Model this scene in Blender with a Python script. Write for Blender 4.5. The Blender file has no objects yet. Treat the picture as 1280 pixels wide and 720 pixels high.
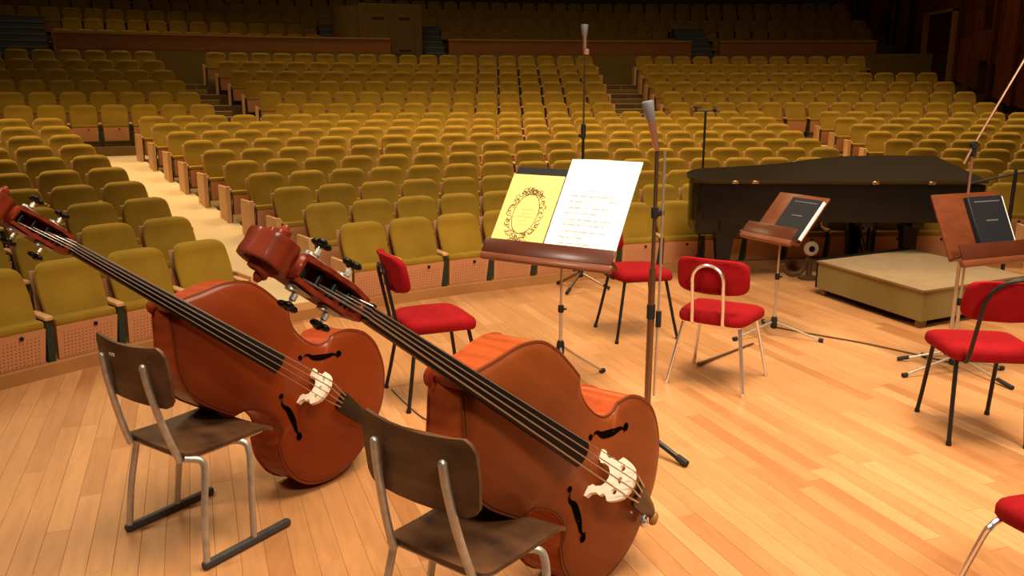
import bpy, bmesh, math, random
from mathutils import Vector, Matrix
from mathutils.geometry import tessellate_polygon
random.seed(11)
S = bpy.context.scene
COL = S.collection
PI = math.pi

# ------------------------------------------------------------------ camera
CAM_H, PITCH, FPX = 1.8, 0.23106, 1053.8
cam = bpy.data.cameras.new('camera')
cam.sensor_width = 36.0
cam.lens = FPX * 36.0 / 1280.0
cam.clip_start, cam.clip_end = 0.05, 120
camo = bpy.data.objects.new('camera', cam)
COL.objects.link(camo)
camo.location = (0, 0, CAM_H)
camo.rotation_euler = (PI / 2 - PITCH, 0, 0)
S.camera = camo

# ------------------------------------------------------------------ view, world, lights
S.view_settings.view_transform = 'Standard'
S.view_settings.look = 'None'
S.view_settings.gamma = 1.0
S.view_settings.exposure = -0.1
w = bpy.data.worlds.new('hall_air')
S.world = w
w.use_nodes = True
w.node_tree.nodes['Background'].inputs[0].default_value = (1.0, 0.72, 0.42, 1)
w.node_tree.nodes['Background'].inputs[1].default_value = 0.032


def area(name, loc, target, sx, sy, power, color, spread=PI):
    d = bpy.data.lights.new(name, 'AREA')
    d.shape = 'RECTANGLE'
    d.size, d.size_y = sx, sy
    d.energy = power
    d.color = color
    d.spread = spread
    o = bpy.data.objects.new(name, d)
    COL.objects.link(o)
    o.location = loc
    o.rotation_euler = (Vector(target) - Vector(loc)).to_track_quat('-Z', 'Y').to_euler()
    return o


WARM = (1.0, 0.80, 0.56)
area('stage_light', (2.2, 3.6, 7.5), (2.3, 4.2, 0), 4.5, 3.5, 450, WARM, 1.7)
area('stage_front_light', (2.6, -2.5, 6.5), (1.4, 4.0, 0.3), 2.0, 1.2, 80, (1.0, 0.84, 0.64), 1.1)
area('stage_side_light', (-4.5, 2.0, 6.5), (-0.4, 4.2, 0.5), 1.2, 1.2, 34, (1.0, 0.84, 0.64), 1.1)
GOLD = (1.0, 0.72, 0.36)
area('house_light', (-7.2, 12.0, 8.0), (-6.0, 9.8, 0), 5.0, 3.0, 330, GOLD, 1.7)
area('house_light', (0.3, 14.6, 8.0), (0.3, 13.2, 0), 6.0, 3.0, 430, GOLD, 1.55)
area('house_light', (8.0, 15.2, 8.0), (7.2, 13.6, 0), 5.0, 3.0, 330, GOLD, 1.7)
area('seat_face_fill', (0.0, 6.5, 9.0), (0.0, 14.0, 1.0), 12.0, 1.0, 150, GOLD, 1.3)  # added fill, no real lamp: gives the seat faces a base brightness
area('rear_house_light', (0.0, 20.0, 8.0), (0.0, 19.2, 1.5), 20.0, 1.6, 165, (1.0, 0.68, 0.33), 1.5)
area('gallery_light', (0.0, 19.0, 8.5), (3.5, 26.0, 2.5), 16.0, 0.6, 10, (1.0, 0.66, 0.32), 2.4)

# ------------------------------------------------------------------ materials
MATS = {}


def _nodes(name):
    m = bpy.data.materials.new(name)
    m.use_nodes = True
    nt = m.node_tree
    return m, nt, nt.nodes['Principled BSDF']


def mat(name, col, rough=0.5, metal=0.0, coat=0.0, var=0.0, scale=8.0, bump=0.0, bscale=60.0, stretch=(1, 1, 1),
        sheen=0.0, rnd=0.0, dark=None, spec=None):
    """plain procedural surface: base colour with noise variation, optional fine bump"""
    m, nt, b = _nodes(name)
    L = nt.links
    b.inputs['Roughness'].default_value = rough
    b.inputs['Metallic'].default_value = metal
    b.inputs['Specular IOR Level'].default_value = 0.3 if spec is None else spec
    if coat:
        b.inputs['Coat Weight'].default_value = coat
        b.inputs['Coat Roughness'].default_value = 0.18
    if sheen:
        b.inputs['Sheen Weight'].default_value = sheen
        b.inputs['Sheen Roughness'].default_value = 0.45
        b.inputs['Sheen Tint'].default_value = (1, 0.72, 0.18, 1)
    tc = nt.nodes.new('ShaderNodeTexCoord')
    mp = nt.nodes.new('ShaderNodeMapping')
    mp.inputs['Scale'].default_value = stretch
    L.new(tc.outputs['Object'], mp.inputs['Vector'])
    c1 = tuple(col) + (1,)
    c2 = tuple(dark) + (1,) if dark else tuple(x * (1 - var) for x in col) + (1,)
    src = None
    if var or dark:
        nz = nt.nodes.new('ShaderNodeTexNoise')
        nz.inputs['Scale'].default_value = scale
        nz.inputs['Detail'].default_value = 4
        L.new(mp.outputs[0], nz.inputs['Vector'])
        if rnd:
            oi = nt.nodes.new('ShaderNodeObjectInfo')
            ad = nt.nodes.new('ShaderNodeVectorMath')
            ad.operation = 'ADD'
            sc = nt.nodes.new('ShaderNodeVectorMath')
            sc.operation = 'SCALE'
            sc.inputs[0].default_value = (37, 53, 71)
            L.new(oi.outputs['Random'], sc.inputs['Scale'])
            L.new(mp.outputs[0], ad.inputs[0])
            L.new(sc.outputs[0], ad.inputs[1])
            L.new(ad.outputs[0], nz.inputs['Vector'])
        rp = nt.nodes.new('ShaderNodeValToRGB')
        rp.color_ramp.elements[0].position = 0.3
        rp.color_ramp.elements[1].position = 0.7
        rp.color_ramp.elements[0].color = c2
        rp.color_ramp.elements[1].color = c1
        L.new(nz.outputs['Fac'], rp.inputs['Fac'])
        src = rp.outputs['Color']
    if rnd:
        oi2 = nt.nodes.new('ShaderNodeObjectInfo')
        mr = nt.nodes.new('ShaderNodeMapRange')
        mr.inputs['To Min'].default_value = 1 - rnd
        mr.inputs['To Max'].default_value = 1 + rnd * 0.6
        L.new(oi2.outputs['Random'], mr.inputs['Value'])
        hs = nt.nodes.new('ShaderNodeHueSaturation')
        L.new(mr.outputs[0], hs.inputs['Value'])
        if src:
            L.new(src, hs.inputs['Color'])
        else:
            hs.inputs['Color'].default_value = c1
        src = hs.outputs['Color']
    if src:
        L.new(src, b.inputs['Base Color'])
    else:
        b.inputs['Base Color'].default_value = c1
    if bump:
        n2 = nt.nodes.new('ShaderNodeTexNoise')
        n2.inputs['Scale'].default_value = bscale
        L.new(mp.outputs[0], n2.inputs['Vector'])
        bp = nt.nodes.new('ShaderNodeBump')
        bp.inputs['Strength'].default_value = bump
        bp.inputs['Distance'].default_value = 0.004
        L.new(n2.outputs['Fac'], bp.inputs['Height'])
        L.new(bp.outputs[0], b.inputs['Normal'])
    MATS[name] = m
    return m


def plank_mat():
    m, nt, b = _nodes('maple_floor')
    L = nt.links
    oi = nt.nodes.new('ShaderNodeObjectInfo')
    ge = nt.nodes.new('ShaderNodeNewGeometry')
    su = nt.nodes.new('ShaderNodeMath')
    su.operation = 'ADD'
    L.new(oi.outputs['Random'], su.inputs[0])
    L.new(ge.outputs['Random Per Island'], su.inputs[1])
    fr = nt.nodes.new('ShaderNodeMath')
    fr.operation = 'FRACT'
    L.new(su.outputs[0], fr.inputs[0])
    rp = nt.nodes.new('ShaderNodeValToRGB')
    e = rp.color_ramp.elements
    e[0].position, e[0].color = 0.0, (0.37, 0.150, 0.050, 1)
    e[1].position, e[1].color = 1.0, (0.56, 0.275, 0.115, 1)
    k = rp.color_ramp.elements.new(0.22)
    k.color = (0.455, 0.208, 0.076, 1)
    k = rp.color_ramp.elements.new(0.8)
    k.color = (0.49, 0.230, 0.088, 1)
    L.new(fr.outputs[0], rp.inputs['Fac'])
    tc = nt.nodes.new('ShaderNodeTexCoord')
    mp = nt.nodes.new('ShaderNodeMapping')
    mp.inputs['Scale'].default_value = (14, 1.3, 14)
    sc = nt.nodes.new('ShaderNodeVectorMath')
    sc.operation = 'SCALE'
    sc.inputs[0].default_value = (31, 17, 5)
    L.new(fr.outputs[0], sc.inputs['Scale'])
    ad = nt.nodes.new('ShaderNodeVectorMath')
    L.new(tc.outputs['Object'], mp.inputs['Vector'])
    L.new(mp.outputs[0], ad.inputs[0])
    L.new(sc.outputs[0], ad.inputs[1])
    nz = nt.nodes.new('ShaderNodeTexNoise')
    nz.inputs['Scale'].default_value = 2.2
    nz.inputs['Detail'].default_value = 5
    nz.inputs['Distortion'].default_value = 0.6
    L.new(ad.outputs[0], nz.inputs['Vector'])
    mr = nt.nodes.new('ShaderNodeMapRange')
    mr.inputs['From Min'].default_value = 0.3
    mr.inputs['From Max'].default_value = 0.7
    mr.inputs['To Min'].default_value = 0.86
    mr.inputs['To Max'].default_value = 1.06
    L.new(nz.outputs['Fac'], mr.inputs['Value'])
    hs = nt.nodes.new('ShaderNodeHueSaturation')
    L.new(rp.outputs['Color'], hs.inputs['Color'])
    L.new(mr.outputs[0], hs.inputs['Value'])
    L.new(hs.outputs[0], b.inputs['Base Color'])
    b.inputs['Roughness'].default_value = 0.42
    b.inputs['Specular IOR Level'].default_value = 0.35
    return m


def varnish_mat(name, c1, c2, flame=0.0):
    m, nt, b = _nodes(name)
    L = nt.links
    tc = nt.nodes.new('ShaderNodeTexCoord')
    mp = nt.nodes.new('ShaderNodeMapping')
    mp.inputs['Scale'].default_value = (1.2, 22, 10)
    L.new(tc.outputs['Object'], mp.inputs['Vector'])
    nz = nt.nodes.new('ShaderNodeTexNoise')
    nz.inputs['Scale'].default_value = 1.6
    nz.inputs['Detail'].default_value = 6
    L.new(mp.outputs[0], nz.inputs['Vector'])
    n2 = nt.nodes.new('ShaderNodeTexNoise')
    n2.inputs['Scale'].default_value = 3.0
    n2.inputs['Detail'].default_value = 3
    L.new(tc.outputs['Object'], n2.inputs['Vector'])
    mx = nt.nodes.new('ShaderNodeMath')
    mx.operation = 'MULTIPLY_ADD'
    mx.inputs[1].default_value = 0.35
    L.new(nz.outputs['Fac'], mx.inputs[0])
    ms = nt.nodes.new('ShaderNodeMath')
    ms.operation = 'MULTIPLY'
    ms.inputs[1].default_value = 0.65
    L.new(n2.outputs['Fac'], ms.inputs[0])
    L.new(ms.outputs[0], mx.inputs[2])
    last = mx.outputs[0]
    if flame:
        wv = nt.nodes.new('ShaderNodeTexWave')
        wv.bands_direction = 'X'
        wv.inputs['Scale'].default_value = 7
        wv.inputs['Distortion'].default_value = 3
        L.new(tc.outputs['Object'], wv.inputs['Vector'])
        m3 = nt.nodes.new('ShaderNodeMath')
        m3.operation = 'MULTIPLY_ADD'
        m3.inputs[1].default_value = flame
        L.new(wv.outputs['Fac'], m3.inputs[0])
        L.new(last, m3.inputs[2])
        last = m3.outputs[0]
    rp = nt.nodes.new('ShaderNodeValToRGB')
    rp.color_ramp.elements[0].position, rp.color_ramp.elements[0].color = 0.30, tuple(c1) + (1,)
    rp.color_ramp.elements[1].position, rp.color_ramp.elements[1].color = 0.72, tuple(c2) + (1,)
    L.new(last, rp.inputs['Fac'])
    L.new(rp.outputs[0], b.inputs['Base Color'])
    b.inputs['Roughness'].default_value = 0.5
    b.inputs['Specular IOR Level'].default_value = 0.12
    b.inputs['Coat Weight'].default_value = 0.22
    b.inputs['Coat Roughness'].default_value = 0.12
    return m


def perf_mat():
    """warm wood seat pan with a grid of small drilled holes (fine relief)"""
    m, nt, b = _nodes('perforated_beech')
    L = nt.links
    tc = nt.nodes.new('ShaderNodeTexCoord')
    sx = nt.nodes.new('ShaderNodeSeparateXYZ')
    L.new(tc.outputs['Object'], sx.inputs[0])

    def cell(sock, freq):
        a = nt.nodes.new('ShaderNodeMath')
        a.operation = 'MULTIPLY'
        a.inputs[1].default_value = freq
        L.new(sock, a.inputs[0])
        f = nt.nodes.new('ShaderNodeMath')
        f.operation = 'FRACT'
        L.new(a.outputs[0], f.inputs[0])
        s = nt.nodes.new('ShaderNodeMath')
        s.operation = 'SUBTRACT'
        s.inputs[1].default_value = 0.5
        L.new(f.outputs[0], s.inputs[0])
        q = nt.nodes.new('ShaderNodeMath')
        q.operation = 'MULTIPLY'
        L.new(s.outputs[0], q.inputs[0])
        L.new(s.outputs[0], q.inputs[1])
        return q.outputs[0]
    d = nt.nodes.new('ShaderNodeMath')
    d.operation = 'ADD'
    L.new(cell(sx.outputs['X'], 42), d.inputs[0])
    L.new(cell(sx.outputs['Z'], 42), d.inputs[1])
    lt = nt.nodes.new('ShaderNodeMath')
    lt.operation = 'LESS_THAN'
    lt.inputs[1].default_value = 0.032
    L.new(d.outputs[0], lt.inputs[0])
    # holes only in the middle field of the pan
    zl = nt.nodes.new('ShaderNodeMath')
    zl.operation = 'LESS_THAN'
    zl.inputs[1].default_value = 0.275
    L.new(sx.outputs['Z'], zl.inputs[0])
    ab = nt.nodes.new('ShaderNodeMath')
    ab.operation = 'ABSOLUTE'
    L.new(sx.outputs['X'], ab.inputs[0])
    xl = nt.nodes.new('ShaderNodeMath')
    xl.operation = 'LESS_THAN'
    xl.inputs[1].default_value = 0.17
    L.new(ab.outputs[0], xl.inputs[0])
    m1 = nt.nodes.new('ShaderNodeMath')
    m1.operation = 'MULTIPLY'
    L.new(lt.outputs[0], m1.inputs[0])
    L.new(zl.outputs[0], m1.inputs[1])
    m2 = nt.nodes.new('ShaderNodeMath')
    m2.operation = 'MULTIPLY'
    L.new(m1.outputs[0], m2.inputs[0])
    L.new(xl.outputs[0], m2.inputs[1])
    mx = nt.nodes.new('ShaderNodeMix')
    mx.data_type = 'RGBA'
    mx.inputs['A'].default_value = (0.56, 0.25, 0.115, 1)
    mx.inputs['B'].default_value = (0.13, 0.05, 0.022, 1)
    L.new(m2.outputs[0], mx.inputs['Factor'])
    L.new(mx.outputs['Result'], b.inputs['Base Color'])
    b.inputs['Roughness'].default_value = 0.5
    return m


M_FLOOR = plank_mat()
M_SUB = mat('floor_gap', (0.16, 0.075, 0.025), 0.8)
M_FABRIC = mat('olive_velour', (0.30, 0.174, 0.010), 0.9, var=0.2, scale=5, bump=0.25, bscale=220, rnd=0.10, sheen=0.35)
M_PAN = perf_mat()
M_BEECH = mat('pale_beech', (0.66, 0.37, 0.17), 0.45, var=0.15, scale=4, stretch=(8, 8, 1))
M_BACKWOOD = mat('seat_back_wood', (0.34, 0.15, 0.05), 0.5, var=0.2, scale=4)
M_GREEN = mat('dark_green_metal', (0.018, 0.032, 0.022), 0.4)
M_PLINTH = mat('plinth_wood', (0.42, 0.19, 0.06), 0.5, var=0.2, scale=3)
M_TIER = mat('brown_tier_carpet', (0.17, 0.10, 0.035), 0.95, var=0.2, scale=20)
M_RISER = mat('olive_riser', (0.27, 0.175, 0.04), 0.8, var=0.15, scale=3)
M_CARPET = mat('sand_carpet', (0.60, 0.45, 0.27), 0.95, var=0.12, scale=30, bump=0.2)
M_STEP = mat('grey_step_carpet', (0.48, 0.37, 0.26), 0.95, var=0.15, scale=20)
M_BSTEP = mat('slate_step_carpet', (0.34, 0.35, 0.36), 0.95, var=0.15, scale=20)
M_BRISER = mat('slate_riser', (0.10, 0.11, 0.12), 0.9)
M_PARA = mat('parapet_wood', (0.36, 0.13, 0.03), 0.45, var=0.25, scale=3, stretch=(1, 1, 6))
M_PARACAP = mat('parapet_cap_wood', (0.42, 0.20, 0.07), 0.4)
M_WALL = mat('red_wood_panelling', (0.235, 0.062, 0.010), 0.42, var=0.45, scale=2.2, stretch=(3, 3, 0.6), rnd=0.32)
M_WALLD = mat('dark_wall_recess', (0.05, 0.014, 0.004), 0.6)
M_BOOTH = mat('booth_paint', (0.17, 0.105, 0.028), 0.7, var=0.1)
M_PLAIN = mat('hall_plaster', (0.10, 0.06, 0.025), 0.9)
M_TOP = varnish_mat('bass_top_varnish', (0.135, 0.027, 0.006), (0.245, 0.054, 0.012))
M_RIB = varnish_mat('bass_rib_varnish', (0.235, 0.036, 0.008), (0.43, 0.080, 0.018), 0.25)
M_TOPR = varnish_mat('red_bass_top_varnish', (0.140, 0.019, 0.003), (0.225, 0.036, 0.005))
M_RIBR = varnish_mat('red_bass_rib_varnish', (0.19, 0.024, 0.006), (0.34, 0.050, 0.011), 0.2)
M_NECK = varnish_mat('bass_neck_varnish', (0.13, 0.013, 0.005), (0.26, 0.034, 0.010), 0.2)
M_PURF = mat('purfling', (0.05, 0.014, 0.006), 0.5)
M_EBONY = mat('ebony', (0.007, 0.006, 0.006), 0.38, spec=0.22)
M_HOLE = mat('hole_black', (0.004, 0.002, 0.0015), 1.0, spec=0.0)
M_BRIDGE = mat('bridge_maple', (0.93, 0.79, 0.63), 0.5, var=0.1, scale=20)
M_STRING = mat('steel_string', (0.50, 0.46, 0.42), 0.4, 1.0)
M_CHROME = mat('chrome', (0.80, 0.79, 0.80), 0.24, 0.92)
M_STEEL = mat('worn_steel', (0.60, 0.58, 0.54), 0.42, 0.75, var=0.25, scale=30)
M_BRASS = mat('brass', (0.62, 0.45, 0.22), 0.3, 1.0)
M_SKID = mat('skid_grey', (0.055, 0.055, 0.055), 0.45, var=0.3, scale=15)
M_PLY = mat('dark_plywood', (0.150, 0.066, 0.026), 0.45, dark=(0.026, 0.013, 0.009), scale=2.6, stretch=(1.6, 3.2, 6), coat=0.06)
M_PLYB = mat('dark_plywood_back', (0.165, 0.076, 0.031), 0.45, dark=(0.048, 0.023, 0.013), scale=3.0, stretch=(1.2, 6, 4), coat=0.06)
M_STICK = mat('pale_sticker', (0.70, 0.62, 0.55), 0.5)
M_RED = mat('red_upholstery', (0.29, 0.0035, 0.007), 0.85, var=0.18, scale=25, bump=0.25, bscale=250, spec=0.15)
M_BLACKTUBE = mat('black_tube', (0.012, 0.011, 0.011), 0.35)
M_RUBBER = mat('black_rubber', (0.014, 0.012, 0.012), 0.7)
M_PIANO = mat('piano_black', (0.006, 0.005, 0.004), 0.18, spec=0.30)
M_LID = mat('piano_lid_reflection', (0.022, 0.013, 0.007), 0.20, coat=0.25)  # black lid, its brown reflection put into the base colour
M_IVORY = mat('ivory_key', (0.75, 0.70, 0.60), 0.4)
M_DESK = mat('mahogany_desk', (0.165, 0.040, 0.012), 0.42, var=0.3, scale=3.5, stretch=(1, 6, 6), coat=0.2)
M_DESKSHADE = mat('mahogany_in_shade', (0.085, 0.020, 0.008), 0.35, var=0.2, coat=0.2)  # darker mahogany: shade on ledge and lip is put into the colour
M_LIP = mat('mahogany_lip', (0.18, 0.052, 0.019), 0.42, var=0.2, coat=0.2)
M_STAND = mat('stand_pole', (0.60, 0.55, 0.48), 0.38, 0.8)
M_PAPER = mat('white_paper', (0.93, 0.91, 0.86), 0.7)
M_CREAM = mat('yellow_cover', (0.83, 0.66, 0.23), 0.7, var=0.06, scale=6)
M_INK = mat('brown_ink', (0.17, 0.10, 0.03), 0.8)
M_FAINT = mat('faint_print', (0.50, 0.40, 0.36), 0.8)
M_BOOK = mat('black_cover', (0.012, 0.013, 0.017), 0.55, spec=0.3)
M_TITLE = mat('grey_title', (0.16, 0.15, 0.15), 0.6)
M_PODIUM = mat('podium_side', (0.25, 0.185, 0.058), 0.6, var=0.1, scale=4)
M_PODTOP = mat('podium_top', (0.33, 0.225, 0.12), 0.8, var=0.15, scale=9)
M_PODEDGE = mat('podium_edge', (0.26, 0.15, 0.06), 0.5)
M_MICGREY = mat('mic_grey', (0.20, 0.20, 0.22), 0.5, 0.2)
M_MICCOP = mat('mic_copper', (0.60, 0.33, 0.22), 0.35, 0.8)
M_POLE = mat('bronze_pole', (0.24, 0.155, 0.095), 0.35, 0.9)
M_CABLE = mat('brown_cable', (0.10, 0.05, 0.02), 0.6)
M_DISC = mat('cream_plastic', (0.62, 0.50, 0.36), 0.5)

# ------------------------------------------------------------------ mesh helpers


class MB:
    def __init__(s):
        s.v, s.f, s.mi = [], [], []

    def add(s, vs, fs, mi=0, M=None):
        o = len(s.v)
        if M is not None:
            vs = [M @ Vector(p) for p in vs]
        s.v += [tuple(p) for p in vs]
        s.f += [tuple(i + o for i in f) for f in fs]
        s.mi += [mi] * len(fs)
        return s

    def box(s, c, d, M=None, mi=0):
        x, y, z = c
        a, b, e = d[0] / 2, d[1] / 2, d[2] / 2
        vs = [(x + i * a, y + j * b, z + k * e) for k in (-1, 1) for j in (-1, 1) for i in (-1, 1)]
        fs = [(0, 2, 3, 1), (4, 5, 7, 6), (0, 1, 5, 4), (2, 6, 7, 3), (0, 4, 6, 2), (1, 3, 7, 5)]
        return s.add(vs, fs, mi, M)

    def rbox(s, c, d, r, seg=2, M=None, mi=0):
        bm = bmesh.new()
        bmesh.ops.create_cube(bm, size=1)
        for v in bm.verts:
            v.co = Vector((v.co.x * d[0], v.co.y * d[1], v.co.z * d[2]))
        bmesh.ops.bevel(bm, geom=list(bm.edges), offset=min(r, min(d) * .49), segments=seg, profile=0.5, affect='EDGES')
        bm.verts.index_update()
        vs = [v.co + Vector(c) for v in bm.verts]
        fs = [[v.index for v in f.verts] for f in bm.faces]
        bm.free()
        return s.add(vs, fs, mi, M)

    def tube(s, pts, r, n=8, caps=True, M=None, mi=0, flat=None):
        pts = [Vector(p) for p in pts]
        m = len(pts)
        rs = r if isinstance(r, (list, tuple)) else [r] * m
        T = []
        for i in range(m):
            a = pts[max(i - 1, 0)]
            b = pts[min(i + 1, m - 1)]
            T.append((b - a).normalized())
        up = Vector((0, 0, 1)) if abs(T[0].z) < .9 else Vector((1, 0, 0))
        N = (up - T[0] * up.dot(T[0])).normalized()
        vs, fs = [], []
        for i in range(m):
            N = (N - T[i] * N.dot(T[i])).normalized()
            B = T[i].cross(N)
            for k in range(n):
                a = 2 * PI * k / n
                q = 1.0 if flat is None else flat
                vs.append(pts[i] + (N * math.cos(a) * q + B * math.sin(a)) * rs[i])
        for i in range(m - 1):
            for k in range(n):
                a, b = i * n + k, i * n + (k + 1) % n
                fs.append((a, b, b + n, a + n))
        if caps:
            fs.append(tuple(range(n - 1, -1, -1)))
            fs.append(tuple((m - 1) * n + k for k in range(n)))
        return s.add(vs, fs, mi, M)

    def lathe(s, prof, n=16, M=None, mi=0):
        vs, fs = [], []
        for (r, z) in prof:
            for k in range(n):
                a = 2 * PI * k / n
                vs.append((r * math.cos(a), r * math.sin(a), z))
        for i in range(len(prof) - 1):
            for k in range(n):
                a, b = i * n + k, i * n + (k + 1) % n
                fs.append((a, b, b + n, a + n))
        fs.append(tuple(range(n - 1, -1, -1)))
        fs.append(tuple((len(prof) - 1) * n + k for k in range(n)))
        return s.add(vs, fs, mi, M)

    def prism(s, loops, fn, t0, t1, mi=0):
        """extrude a 2-D outline (first loop) with holes (other loops); fn(a, b, t) -> 3-D point"""
        tri = tessellate_polygon([[Vector((a, b, 0)) for a, b in lp] for lp in loops])
        flat = [p for lp in loops for p in lp]
        n = len(flat)
        vs = [fn(a, b, t0) for a, b in flat] + [fn(a, b, t1) for a, b in flat]
        fs = [tuple(t) for t in tri] + [tuple(i + n for i in reversed(t)) for t in tri]
        o = 0
        for lp in loops:
            k = len(lp)
            for i in range(k):
                a, b = o + i, o + (i + 1) % k
                fs.append((a, a + n, b + n, b))
            o += k
        return s.add(vs, fs, mi)

    def grid(s, rows, closed=False, mi=0):
        """skin a list of rows of points"""
        n = len(rows[0])
        vs = [p for r in rows for p in r]
        fs = []
        for i in range(len(rows) - 1):
            for k in range(n if closed else n - 1):
                a, b = i * n + k, i * n + (k + 1) % n
                fs.append((a, b, b + n, a + n))
        return s.add(vs, fs, mi)

    def mesh(s, name, mats, angle=38, fix=True, merge=0.0):
        me = bpy.data.meshes.new(name)
        me.from_pydata(s.v, [], s.f)
        if not isinstance(mats, (list, tuple)):
            mats = [mats]
        for m in mats:
            me.materials.append(m)
        if len(mats) > 1:
            me.polygons.foreach_set('material_index', s.mi)
        if fix or merge:
            bm = bmesh.new()
            bm.from_mesh(me)
            if merge:
                bmesh.ops.remove_doubles(bm, verts=bm.verts, dist=merge)
            if fix:
                bmesh.ops.recalc_face_normals(bm, faces=bm.faces)
            bm.to_mesh(me)
            bm.free()
        me.polygons.foreach_set('use_smooth', [True] * len(me.polygons))
        me.set_sharp_from_angle(angle=math.radians(angle))
        me.update()
        return me

    def build(s, name, mats, parent=None, **k):
        me = s.mesh(name, mats, **k)
        o = bpy.data.objects.new(name, me)
        COL.objects.link(o)
        if parent is not None:
            o.parent = parent
        return o


def tag(o, label, cat, group=None, kind=None):
    o['label'] = label
    o['category'] = cat
    if group:
        o['group'] = group
    if kind:
        o['kind'] = kind
    return o


def thing(name, label, cat, loc=(0, 0, 0), rz=0.0, group=None, M=None):
    o = bpy.data.objects.new(name, None)
    o.empty_display_size = 0.1
    COL.objects.link(o)
    if M is not None:
        o.matrix_world = M
    else:
        o.location = loc
        o.rotation_euler = (0, 0, rz)
    return tag(o, label, cat, group)


def dup(root, loc, rz):
    r = root.copy()
    COL.objects.link(r)
    r.location, r.rotation_euler = loc, (0, 0, rz)
    for ch in root.children:
        c = ch.copy()
        COL.objects.link(c)
        c.parent = r
        for g in ch.children:
            d = g.copy()
            COL.objects.link(d)
            d.parent = c
    return r


def struct(o):
    o['kind'] = 'structure'
    return o


def heading(dx, dy):
    """rotation about Z that turns local +Y into (dx, dy)"""
    return math.atan2(-dx, dy)


def spline(P, n=8, closed=False):
    """Catmull-Rom through points of any dimension"""
    P = [Vector(p) for p in P]
    m = len(P)
    out = []
    segs = m if closed else m - 1
    for i in range(segs):
        if closed:
            a, b, c, d = P[(i - 1) % m], P[i], P[(i + 1) % m], P[(i + 2) % m]
        else:
            b, c = P[i], P[i + 1]
            a = P[i - 1] if i > 0 else b * 2 - c
            d = P[i + 2] if i + 2 < m else c * 2 - b
        for k in range(n):
            t = k / n
            out.append(0.5 * ((2 * b) + (c - a) * t + (2 * a - 5 * b + 4 * c - d) * t * t + (3 * b - a - 3 * c + d) * t ** 3))
    if not closed:
        out.append(P[-1])
    return out


# ------------------------------------------------------------------ the stage floor
C1 = (4.109, -0.2124)      # centre of the curved front rows
C2 = (5.950, -11.49)       # centre of the flatter rear rows
FA = math.radians(20.5)
AX = Vector((-math.sin(FA), math.cos(FA), 0))       # along the boards
BX = Vector((math.cos(FA), math.sin(FA), 0))        # across the boards
R_EDGE = 8.98

mb = MB()
mb.box((0.5, 5.2, -0.055), (14, 9.4, 0.08))
floor = struct(mb.build('floor', M_SUB))
PW = 0.094
LENS = [0.70, 0.96, 1.22, 1.50]


def plank_geo(L):
    g, h, t = 0.0004, 0.014, 0.0010
    a, b = PW / 2 - g, L / 2 - g
    vs = [(-a, -b, -h), (a, -b, -h), (a, b, -h), (-a, b, -h), (-a, -b, -t), (a, -b, -t), (a, b, -t), (-a, b, -t),
          (-a + t, -b + t, 0), (a - t, -b + t, 0), (a - t, b - t, 0), (-a + t, b - t, 0)]
    fs = [(0, 1, 5, 4), (1, 2, 6, 5), (2, 3, 7, 6), (3, 0, 4, 7), (4, 5, 9, 8), (5, 6, 10, 9), (6, 7, 11, 10), (7, 4, 8, 11), (8, 9, 10, 11)]
    return vs, fs


PLANK_ME = []
for L in LENS:
    v, f = plank_geo(L)
    mb = MB().add(v, f)
    PLANK_ME.append(mb.mesh('plank', M_FLOOR, fix=False))
planks = []
for j in range(-80, 110):
    b0 = j * PW
    a0 = -3.0 - random.random() * 1.2
    while a0 < 12:
        li = random.choices((0, 1, 2, 3), (1, 2, 3, 2))[0]
        L = LENS[li]
        c = AX * (a0 + L / 2) + BX * b0
        a0 += L
        if c.y < 1.1 or c.y > 9.6 or c.x < -6.4 or c.x > 7.4:
            continue
        if math.hypot(c.x - C1[0], c.y - C1[1]) > R_EDGE + 0.62:
            continue
        zc = c.y * math.cos(PITCH) + CAM_H * math.sin(PITCH)
        yc = (-c.y * math.sin(PITCH) + CAM_H * math.cos(PITCH)) / zc
        seen = yc < 0.36 and abs(c.x / zc) < 0.62
        planks.append(((0 if seen else 1, zc), li, c))
planks.sort(key=lambda q: q[0])
rzp = math.atan2(AX.y, AX.x) - PI / 2
Mp = Matrix.Rotation(rzp, 4, 'Z')
rest = MB()
for i, (zc, li, c) in enumerate(planks):
    flip = PI if random.random() < 0.5 else 0
    if i < 300:
        o = bpy.data.objects.new('plank', PLANK_ME[li])
        COL.objects.link(o)
        o.parent = floor
        o.location = c
        o.rotation_euler = (0, 0, rzp + flip)
    else:
        v, f = plank_geo(LENS[li])
        rest.add(v, f, 0, Matrix.Translation(c) @ Mp)
o = rest.build('plank_field', M_FLOOR, floor, fix=False)
o['kind'] = 'stuff'

# ------------------------------------------------------------------ raked hall floor, aisles, plinth
SW = 0.4807                 # seat pitch


def row(n):
    if n <= 10:
        return C1, 9.163 + (n - 1) * .8745, .693 + (n - 1) * .0679 + .00108 * (n - 1) ** 2
    if n <= 16:
        return C2, 29.358 + (n - 11) * .79, 1.5487 + (n - 11) * .2119
    return C2, 35.79 + (n - 17) * .80, 3.177 + (n - 17) * .30


SEAT_H = 0.70


def polar(C, R, t, z):
    return Vector((C[0] + R * math.sin(t), C[1] + R * math.cos(t), z))


def sector(mb, C, r0, r1, t0, t1, z0, z1, n=24, mi=0):
    """solid annular slab"""
    P = []
    for (r, z) in ((r0, z0), (r0, z1), (r1, z1), (r1, z0)):
        P.append([polar(C, r, t0 + (t1 - t0) * i / n, z) for i in range(n + 1)])
    P.append(P[0])
    mb.grid(P, mi=mi)
    for i in (0, n):
        mb.add([P[k][i] for k in range(4)], [(0, 1, 2, 3)], mi)


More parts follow.
